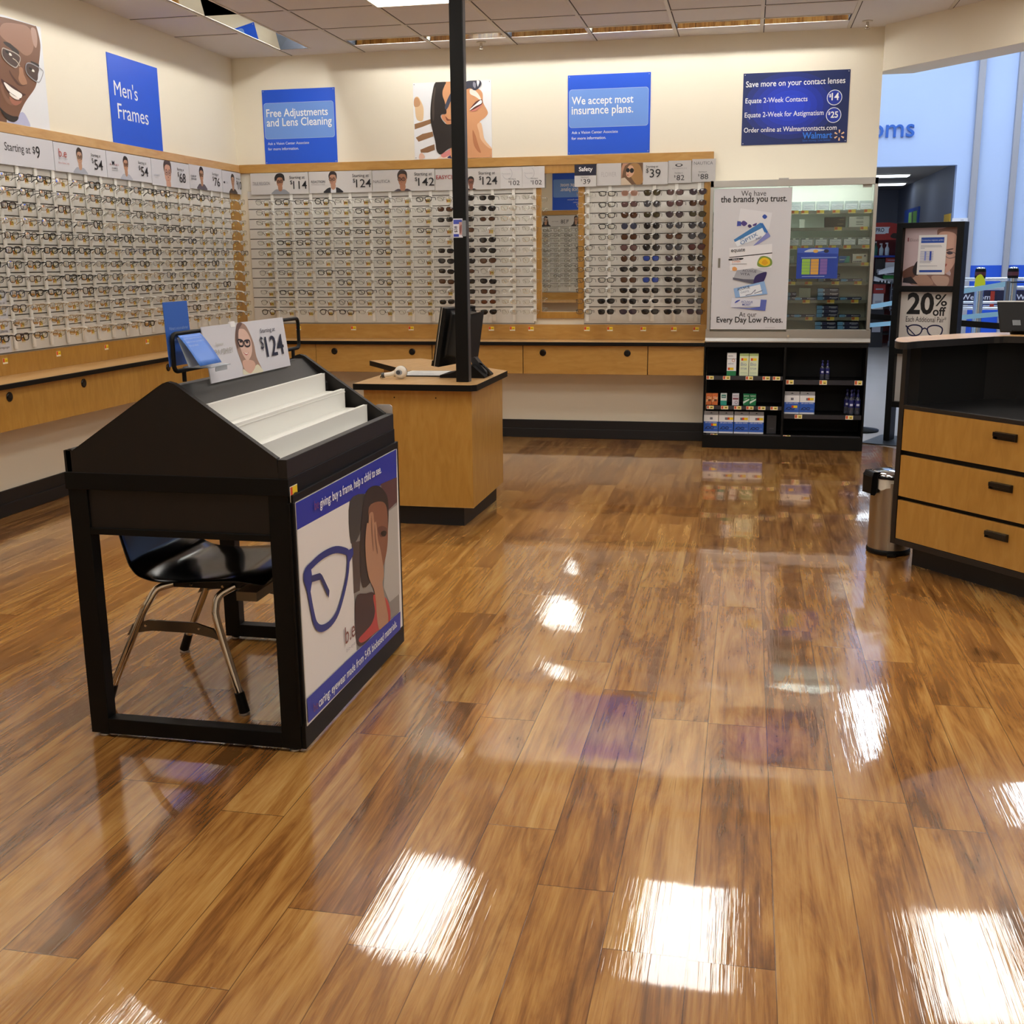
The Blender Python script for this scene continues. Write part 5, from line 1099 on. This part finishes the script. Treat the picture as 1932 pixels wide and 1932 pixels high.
MB().lathe([(.0355, -.006), (.0359, 0), (.0355, .006)], (-1.862, 5.908, .8115), 24, 0, 1).build('seam', mat('2a2a2c', .4), o)
m = MB(FB(-1.862, 5.8765, .8125)); m.flat(ell(-.002, .0, .019, .015, 18), .0, 0); m.flat(ell(-.006, .0, .012, .011, 14), .0004, 1); m.build('scan_window', [mat('8a929c', .1), mat('4a4a50', .2)], sc)
MB().tube([(-1.885, 5.908, .808), (-1.92, 5.906, .800), (-1.955, 5.903, .795)], [.015, .0125, .013], 14).build('handle', WS, sc); MB().tube([(-1.955, 5.903, .795), (-1.958, 5.903, .7945), (-1.972, 5.902, .792)], [.0145, .015, .013], 14).build('handle_cap', mat('3a3a3c', .4), sc)
MB().tube([(-1.972, 5.902, .791), (-2.0, 5.96, .779), (-2.02, 6.05, .7785), (-2.0, 6.3, .7785)], .003, 6).build('cable', BLKG, sc)

# ================================================================ RIGHT COUNTER
RD = Vector((.638, -.77, 0)).normalized(); FC = FR((.694, 5.287, 0), RD)
rc = empty('service_counter', (1.2, 5.0, 0), 'angled service counter with three maple drawers and raised ledge at the right edge', 'counter')
front = lambda t, off=0: (.694+RD.x*t+RD.y*off, 5.287+RD.y*t-RD.x*off)       # off > 0 = out of the front
fpt = [front(0), front(1.75), (2.35, 4.55), (1.9, 5.35), (1.25, 5.60), (1.09, 5.58), (.76, 5.345)]
MB().prism([front(.06, -.085), front(1.7, -.085), (2.25, 4.5), (1.85, 5.28), (1.24, 5.53), (1.09, 5.51), (.80, 5.315)], 0, .105).build('kick_plinth', BASEB, rc)
MB().prism([front(.0, -.02), front(1.75, -.02)] + fpt[2:], .105, .735).build('carcass', BLKM, rc)
m = MB(FC); m.box(0, .026, .105, 1.018, -.02, .002); m.build('side_panel', mat('17120f', .45), rc, .001)
m = MB(FC); m.box(.026, 1.75, .735, .754, -.02, .002); m.box(.026, 1.75, .105, .131, -.02, .002)
m.build('face_rail', mat('1a1512', .45), rc, .001)
MB().prism([front(.0, -.02), front(1.75, -.02)] + fpt[2:], .736, .753).build('worktop', mat('121214', .3), rc)
for z0, z1 in ((.547, .735), (.334, .524), (.133, .315)):
    m = MB(FC); m.box(.030, 1.125, z0, z1, -.018, .001); d_ = m.build('drawer_front', MAPLE, rc, .0012)
    zc_ = z1-.055; m = MB(FC); m.box(.523, .634, zc_-.017, zc_+.017, .001, .005); m.box(.524, .633, zc_-.002, zc_+.016, .005, .019); m.box(.524, .530, zc_-.014, zc_, .005, .016); m.box(.627, .633, zc_-.014, zc_, .005, .016); m.build('pull_handle', BLKG, d_, .003)
m = MB(FC); m.box(1.130, 1.75, .131, .735, -.018, .001); m.build('door_front', MAPLE, rc, .001)
m = MB(); bp_ = [(.725, 5.300), (.76, 5.345), (1.09, 5.58), (1.25, 5.60), (1.9, 5.35), (1.88, 5.31), (1.245, 5.555), (1.10, 5.535), (.775, 5.305)]
m.prism(bp_[::-1], .753, 1.019); m.build('back_panel', BLKM, rc)
led = smooth_loop([(.652, 5.23), (.637, 5.12), (.646, 5.045), (.675, 5.036), (.726, 5.103), (.839, 5.204), (.948, 5.298), (1.057, 5.395), (1.130, 5.445), (1.250, 5.44), (1.9, 5.19), (2.0, 5.45), (1.30, 5.712), (1.135, 5.725), (1.048, 5.685), (.847, 5.508), (.691, 5.365)], 3)
MB().prism(led, 1.020, 1.0492).build('ledge_edge', mat('1a1614', .4), rc); lc = [(x-.0, y) for x, y in led]; cxl, cyl = 1.1, 5.42
m = MB(); m.flat([(cxl+(x-cxl)*.995, cyl+(y-cyl)*.995) for x, y in led], 1.0502); m.build('ledge_top', MAPLE_TOP, rc)
mo = empty('counter_monitor', (1.27, 5.66, 1.05), 'small black monitor seen from behind on the right counter ledge', 'monitor')
Fk = FR((1.158, 5.58, 1.062), (1, -.05, 0), (-.12, .28, 1))
m = MB(Fk); m.box(0, .30, 0, .145, -.012, .004); m.build('housing', mat('0c0c0e', .5, spec=.3), mo, .003); m = MB(Fk); m.box(0, .30, .141, .1465, -.014, .005); m.build('top_bezel', mat('d8dce0', .3), mo)
m = MB(Fk); m.box(.055, .09, .03, .055, .004, .007); m.build('vent', BLKG, mo); m = MB(Fk); m.box(.05, .25, .0005, .006, -.05, .02); m.build('foot', BLK, mo)
tc = empty('trash_can', (.715, 5.53, 0), 'slim stainless steel step bin with white liner beside the right counter', 'trash can')
o_ = (.718, 5.53, 0)
MB().lathe([(.098, 0), (.104, .006), (.103, .022), (.099, .026)], o_, 36).build('base_ring', BLK, tc); MB().lathe([(.0985, .024), (.0985, .355)], o_, 40).build('body', STEEL, tc)
m = MB(); nn = 48
vs = [((.1005+.004*math.sin(a*9)+.003*math.sin(a*5+1))*math.cos(a)*(1 if r_ == 0 else 1.0)+o_[0], (.1005+.004*math.sin(a*9)+.003*math.sin(a*5+1))*math.sin(a)+o_[1], (.334+.012*math.sin(a*4+.6)+.006*math.sin(a*9)) if r_ == 0 else .378) for r_ in (0, 1) for a in (2*math.pi*k/nn for k in range(nn))]
m.add(vs, [(k, (k+1) % nn, nn+(k+1) % nn, nn+k) for k in range(nn)], 0, True); m.build('bin_liner', mat('e6e0d2', .45), tc)
MB().lathe([(.100, .372), (.106, .376), (.106, .386), (.098, .390)], o_, 40).build('rim_ring', BLK, tc); MB().lathe([(.102, .386), (.100, .394), (.082, .404), (.045, .410), (.004, .412)], o_, 40).build('lid', mat('c6cace', .1, 1.0), tc)
m = MB(); m.prism([(-.128, .300), (-.112, .296), (-.098, .31), (-.098, .392), (-.09, .402), (-.118, .402), (-.128, .385)], -.045, .045, 0, 1); m2 = MB(Matrix.Translation((o_[0], o_[1], 0)) @ Matrix.Rotation(.35, 4, 'Z')); m2.v = [m2.F @ p for p in m.v]; m2.f, m2.m, m2.sm = m.f, m.m, m.sm; m2.build('hinge_housing', BLK, tc, .004)
MB().box(.70, .74, 5.40, 5.435, .004, .014).build('pedal', BLK, tc)

# ================================================================ SIGN STAND AND CONCOURSE
sa = math.radians(-25); FS = FR((1.083, 9.05, 0), (math.cos(sa), math.sin(sa), 0))
st = empty('sign_stand', (1.3, 9.0, 0), 'tall black floor sign stand reading 20% off beside the lens cabinet', 'sign stand')
WS_ = .492
m = MB(FS); m.box(-.11, WS_+.09, 0, .008, -.28, .20); m.build('base_plate', mat('15161c', .4), st, .003)
m = MB(FS); m.box(0, .048, .008, 1.66, -.12, 0); m.box(WS_-.05, WS_, .008, 1.66, -.12, 0); m.box(.048, WS_-.05, 1.622, 1.66, -.12, 0); m.box(.048, WS_-.05, 1.152, 1.196, -.12, 0); m.box(.048, WS_-.05, .685, .722, -.12, 0); m.box(.048, WS_-.05, .272, .315, -.12, 0); m.build('frame', BLK, st, .002)
m = MB(FS); m.box(.048, WS_-.05, .315, 1.622, -.075, -.06); m.build('backing_panel', BLKM, st)
Fq = lambda z: FS @ Matrix.Translation((.0485, z, -.06))
s = Sheet('photo_poster', Fq(1.196), .393, .426, .003, 'cbb6bb', parent=st)
s.traced([(c, a, [v*.98 if i % 2 == 0 else v for i, v in enumerate(r)]) for c, a, r in P_STAND], clamp=(.393, .426)); s.traced([(c, a, [v*.98 if i % 2 == 0 else v for i, v in enumerate(r)]) for c, a, r in W_STAND], width=.005)
s.text('Elizabeth', .040, .328, w=.105, col='9a8488'); s.rect(.022, .328, .032, .356, '8a4a50'); s.done()
s = Sheet('text_poster', Fq(.722), .393, .430, .003, 'd9d4cf', parent=st)
s.text('20', .050, .260, w=.200, h=.165, col='0c0c10', bold=.03); s.text('%', .255, .325, w=.090, h=.088, col='0c0c10', bold=.012); s.text('off', .245, .252, w=.095, h=.068, col='0c0c10', bold=.022); s.text('Each Additional Pair*', .048, .205, w=.300, h=.042, col='1c1c22')
for sx in (-1, 1): s.ring([(.195+sx*(.07+x_), .145+y_) for x_, y_ in ((-.05, .012), (-.02, .034), (.03, .034), (.06, .012), (.05, -.03), (.01, -.045), (-.035, -.03))], .010, '1c1f4a', sm=1)
s.ring([(.175, .15), (.195, .16), (.215, .15)], .010, '1c1f4a', closed=False); s.ring([(.065, .165), (.05, .175), (.13, .10)], .008, '1c1f4a', closed=False); s.done()
s = Sheet('lower_poster', Fq(.315), .393, .370, .003, 'c9c5c2', parent=st); s.rect(.05, .08, .34, .085, '6a6a70'); s.done()
s = Sheet('notice_sheet', FS @ Matrix.Translation((.155, 1.279, -.052)), .205, .290, .001, 'eceaea', 'white typed notice taped over the photo on the sign stand', 'notice')
s.rect(.018, .232, .186, .272, '1d4aa8'); s.text('Coronavirus response update', .022, .244, w=.158, h=.014, col='d8e2f4'); s.rect(.018, .018, .186, .034, '1d4aa8')
for y, w_ in ((.212, .15), (.202, .155), (.192, .03), (.096, .09), (.087, .08), (.063, .13)): s.rect(.018, y, .018+w_, y+.003, '9a9aaa')
for k in range(6): s.rect(.018, .168-.012*k, .115, .1705-.012*k, '5a68b8')
s.rect(.088, .104, .100, .172, '2a48b0'); s.rect(.050, .104, .062, .172, '8a98d8'); s.done()
# letters on the blue wall
m = MB(FB(0, YW, 0)); vs, fs = glyphs('Restrooms', .006); xs_ = [q[0] for q in vs]; k_ = .335
x_off = 2.055-max(xs_)*k_
m.add([(x_off+a*k_, 2.953+b*k_, .035) for a, b in vs], fs); o = m.build('wall_lettering', mat('2f66c4', .4)); so = o.modifiers.new('t', 'SOLIDIFY'); so.thickness = .03; so.offset = -1
tag(o, 'raised blue wall letters ending in ooms above the dark doorway', 'lettering')
s = Sheet('wall_box', FB(2.60, YW-.0, 1.74), .20, .17, .06, 'e4e4ec', 'white box with heart symbol on the blue wall', 'box'); s.poly([(.11, .05), (.135, .08), (.135, .10), (.125, .108), (.11, .10), (.095, .108), (.085, .10), (.085, .08)], '4a3a48', sm=1); s.poly([(.11, .065), (.122, .085), (.115, .095), (.105, .095), (.098, .085)], 'e4e4ec', sm=1); s.text('AED', .10, .135, w=.04, col='6a6a78'); s.done()
FA = lambda y, z: FR((DX, y, z), (0, -1, 0))              # alcove side wall, faces -x
s = Sheet('wall_poster', FA(20.7, 1.72), 1.60, .48, .03, '2a4a9a', 'blue framed map poster with green panels on the alcove side wall', 'poster'); s.rect(.55, .04, 1.0, .42, '8fbf6a'); s.rect(1.06, .04, 1.5, .42, '7fb85a'); s.poly([(.8, .05), (.95, .2), (.9, .4), (1.05, .4), (1.12, .2), (1.0, .05)], '4a5a5a', sm=1); s.done()
s = Sheet('wall_sign', FA(16.70, 1.76), .50, .22, .01, 'e8b838', 'small yellow sign on the alcove side wall by the doorway edge', 'sign'); s.text('closed', .10, .08, w=.32, h=.06, col='6a5020', bold=.01); s.done()
# merchandise beyond the doorway
md = empty('merchandise_shelf', (2.1, 19.7, 0), 'red topped merchandise shelf in the far alcove behind the sign stand', 'shelf')
MB().box(1.2, 2.55, 19.9, 19.93, 0, 1.75).build('back_panel', mat('7a2a26', .5), md)
m = MB(); m.prism([(1.2, 1.68), (2.42, 1.70), (2.42, 1.93), (2.2, 1.97), (1.2, 1.95)], 19.40, 19.44, 0, 1); o = m.build('header_sign', mat('a82a22', .45), md)
m = MB(FB(1.2, 19.399, 0)); m.flat([(.3, 1.79), (.95, 1.79), (1.02, 1.90), (.3, 1.90)], 0); m.build('header_label', mat('d8dce4'), o)
s = Sheet('header_text', FB(1.9, 19.398, 1.80), .30, .10, .0005, 'd8dce4', parent=o); s.text('A PRO', .03, .02, w=.20, h=.065, col='20243a', bold=.02); s.done()
m = MB(FB(2.23, 19.398, 0)); m.flat(smooth_loop([(.0, 1.75), (.04, 1.80), (.10, 1.80), (.15, 1.85), (.18, 1.78), (.12, 1.72), (.04, 1.72)], 3), 0); m.build('header_picture', mat('2a1c14'), o)
for z, c in ((1.45, '1c3a9a'), (1.02, '3a3a42'), (.62, '3a3a42'), (.2, '2a2a32')): MB().box(1.2, 2.5, 19.45, 19.9, z-.03, z).build('shelf', mat(c, .4), md)
for x in (1.2, 2.46): MB().box(x, x+.04, 19.45, 19.93, 0, 1.72).build('upright', BLK, md)
for k, (x, c, h_) in enumerate(((2.03, '2a6a5a', .20), (2.12, 'b8c8d0', .17), (2.21, 'c8d4dc', .18), (2.38, 'b84a3a', .14))):
    r = empty('spray_cleaner', (x, 19.55, 1.45), '%s bottle on the blue edged shelf of the far alcove' % ('dark green', 'pale', 'white trigger', 'small red')[k], 'bottle', 'bottles in the far alcove')
    MB().lathe([(.032, 0), (.034, .01), (.034, h_*.6), (.014, h_*.8), (.012, h_)], (x, 19.55, 1.4515), 12).build('body', mat(c, .4), r); MB().box(x-.03, x+.012, 19.54, 19.56, 1.45+h_, 1.45+h_+.025).build('trigger', mat('e4e8ea'), r)
for k, (x0, x1, z0, z1, c, lb) in enumerate(((2.03, 2.18, 1.021, 1.40, '14161c', 'black carton on the far alcove shelf'), (2.19, 2.42, 1.021, 1.34, 'd8d8dc', 'white carton with grey lettering on the far alcove shelf'), (2.19, 2.42, 1.341, 1.41, 'a83028', 'red carton above the white carton in the far alcove'), (1.98, 2.16, .853, 1.00, 'a02a24', 'red carton in the far alcove at knee height'), (1.98, 2.14, .602, .852, 'c8c8ca', 'grey white carton under the red one in the far alcove'), (1.96, 2.16, .0, .60, '1a1c24', 'black low crate in the far alcove'))):
    s = Sheet('carton', FB(x0, 19.60 if k < 3 else 19.10, z0), x1-x0, z1-z0, .12, c, lb, 'box', bevel=.003); s.rect(.03, (z1-z0)*.4, (x1-x0)*.8, (z1-z0)*.55, 'a8a8b4' if c != 'd8d8dc' else '5a5a66'); s.done()
m = MB(); m.grid(lambda u, v: (2.05+.36*u, 19.15+.10*math.cos(3*v), 1.145+.05*u+.10*math.sin(3.1*v)*(.6+.4*math.sin(3*u))), 8, 8); o = m.build('plastic_bag', mat('dfe4ee', .4)); tag(o, 'white plastic bag on the far alcove pile', 'bag')
m = MB(); m.grid(lambda u, v: (2.12+.28*u, 19.10+.08*math.cos(3*v), 1.08+.06*math.sin(3.1*v)), 6, 6); o = m.build('plastic_bag', mat('2f7a3a', .5)); tag(o, 'green bag beneath the white bag in the far alcove', 'bag')
m = MB(); m.grid(lambda u, v: (1.97+.24*u, 18.95+.08*math.cos(3*v), 1.012+.04*(1-u)+(.03+.05*(1-u))*math.sin(3.1*v)), 8, 8); o = m.build('sneaker', mat('e2e4ea', .5)); tag(o, 'white sneaker with black stripes on the far alcove pile', 'shoe')
for k in range(3): m = MB(); m.box(2.05+.05*k, 2.07+.05*k, 18.86, 18.865, 1.02, 1.06); m.build('stripe', BLK, o)
ct = empty('wire_cart', (2.36, 19.0, 0), 'grey wire cart with white labels in the far alcove', 'cart')
m = MB()
for z in (.62, .72, .82, .92, 1.02): m.tube([(2.24, 18.9, z), (2.46, 18.9, z)], .008, 6); m.tube([(2.46, 18.9, z), (2.46, 19.3, z)], .008, 6)
for x in (2.24, 2.31, 2.38, 2.46): m.tube([(x, 18.9, .58), (x, 18.9, 1.06)], .008, 6)
m.build('basket', mat('8a8e98', .3, .7), ct); MB().box(2.26, 2.44, 18.92, 19.3, .60, .95).build('liner', mat('5a5e70', .5), ct)
for z in (.80, .90, 1.0): MB().box(2.29, 2.38, 18.885, 18.89, z-.03, z+.03).build('label', mat('dfe4f0'), ct)
for x in (2.27, 2.42): m = MB(); m.tube([(x, 19.0, .58), (x, 19.0, .10)], .012, 6); m.lathe([(.05, -.02), (.05, .02)], (x, 19.0, .05), 14, 0, 0); m.build('wheel_leg', mat('6a6e78', .4), ct)
# bollards and rails
CHB = mat('c8d0dc', .12, 1.0)
for n_, x in enumerate((2.258, 2.562)):
    r = empty('bollard', (x, 12, 0), ('left' if n_ == 0 else 'right') + ' chrome bollard with black cap on the concourse', 'bollard', 'chrome bollards')
    MB().lathe([(.11, 0), (.11, .01), (.05, .02), (.046, .03), (.046, 1.20)], (x, 12, 0), 28).build('post', CHB, r); MB().lathe([(.05, 1.20), (.051, 1.275), (.046, 1.295)], (x, 12, 0), 28).build('cap', BLK, r); MB().lathe([(.045, 1.295), (.035, 1.307), (.003, 1.310)], (x, 12, 0), 24).build('cap_top', mat('b4bcc8', .2, .9), r)
    MB().lathe([(.052, 1.225), (.0522, 1.262)], (x, 12, 0), 28).build('band', mat('5a2a34', .4), r)
m = MB(FB(2.20, 11.94, 1.11)); m.flat(smooth_loop([(.0, .01), (.03, 0), (.09, .01), (.10, .05), (.08, .10), (.05, .13), (.01, .10)], 3), 0); m.build('warning_tag', mat('d8e020', .5)); so = C.objects[-1].modifiers.new('t', 'SOLIDIFY'); so.thickness = .003; tag(C.objects[-1], 'fluorescent yellow tag hung on the left bollard', 'tag')
RAIL = mat('dfe6f0', .25, .5)
for n_, (y, zs_, x0, x1) in enumerate(((12.25, (1.19, 1.105, .955, .895), 1.6, 3.6), (13.1, (1.165, 1.07, .95, .88), 1.8, 3.8))):
    r = empty('guard_rail', (2.6, y, 0), ('nearer' if n_ == 0 else 'farther') + ' white tubular guard rail behind the bollards', 'rail', 'concourse guard rails')
    for z in zs_: MB().tube([(x0, y, z), (x1, y, z)], .014, 10).build('rail_tube', RAIL, r)
    for x in (x0, (x0+x1)/2+.25, x1): MB().tube([(x, y, 0), (x, y, zs_[0])], .02, 10).build('rail_post', mat('9aa0ac', .3, .6), r)
for n_, (x, w_) in enumerate(((2.22, .50), (2.78, .50))):
    s = Sheet('rail_sign', FB(x, 13.06, .90), w_, .155, .01, '171a3c', ('left' if n_ == 0 else 'right') + ' navy welcome sign on the guard rail', 'sign', 'navy welcome signs'); s.text('Welcome', .06, .055, w=w_-.16, h=.055, col='dfe4f4', bold=.01); s.done()
o = MB().box(2.575, 2.615, 13.03, 13.05, .86, 1.045).build('rail_marker', mat('a83020', .5)); tag(o, 'upright dark red marker strip on the guard rail', 'marker')
BELT = mat('a8dcf4', .4)
hr = empty('handrail', (1.55, 10.6, 0), 'pale blue double handrail slanting behind the sign stand', 'handrail')
for a_, b_ in (((1.05, 11.3, .93), (2.10, 10.0, 1.187)), ((1.05, 11.3, .765), (2.10, 10.0, .945))):
    A, B = Vector(a_), Vector(b_); dv = B-A; m = MB(); sd = Vector((dv.y, -dv.x, 0)).normalized()
    m.v = [A+dv*t+Vector((0, 0, z))+sd*w for t in (0, 1) for z in (-.020, .020) for w in (0, .02)]
    m.f = [[0, 2, 3, 1], [4, 5, 7, 6], [0, 4, 6, 2], [1, 3, 7, 5], [2, 6, 7, 3], [0, 1, 5, 4]]; m.m = [0]*6; m.sm = [False]*6; m.build('rail', BELT, hr)
for x, y, z in ((1.05, 11.3, .96), (2.10, 10.0, 1.21)):
    m = MB(); m.tube([(x, y, 0), (x, y, z)], .022, 12); m.lathe([(.09, 0), (.09, .01), (.03, .02)], (x, y, 0), 20); m.build('support_post', mat('8a92a0', .3, .7), hr)
bb = empty('belt_barrier', (1.6, 9.7, 0), 'black retractable belt barrier behind the sign stand', 'barrier')
m = MB(); m.v = [Vector(p) for p in ((.95, 9.6, .965), (2.1, 9.6, .88), (2.1, 9.6, .83), (.95, 9.6, .92), (.95, 9.604, .965), (2.1, 9.604, .88), (2.1, 9.604, .83), (.95, 9.604, .92))]; m.f = [[0, 3, 2, 1], [4, 5, 6, 7], [0, 1, 5, 4], [3, 7, 6, 2]]; m.m = [0]*4; m.sm = [False]*4; m.build('belt', BLK, bb)
for x, z in ((.95, .99), (2.1, .91)): MB().lathe([(.16, 0), (.16, .012), (.03, .03), (.028, z-.03), (.034, z-.03), (.034, z)], (x, 9.6, 0), 20).build('post', BLK, bb)
gf = empty('black_gate_frame', (2.3, 10.5, 0), 'black tubular gate frame at the right edge of the concourse', 'gate')
m = MB(); m.tube([(2.195, 10.5, 0), (2.195, 10.5, 1.19), (2.75, 10.5, 1.19), (2.75, 10.5, 0)], .016, 8); m.build('tube', BLK, gf)
for root0, parts in PROTO.values():
    for q in parts+[root0]: bpy.data.objects.remove(q)
bpy.data.objects.remove(TAGP[0])
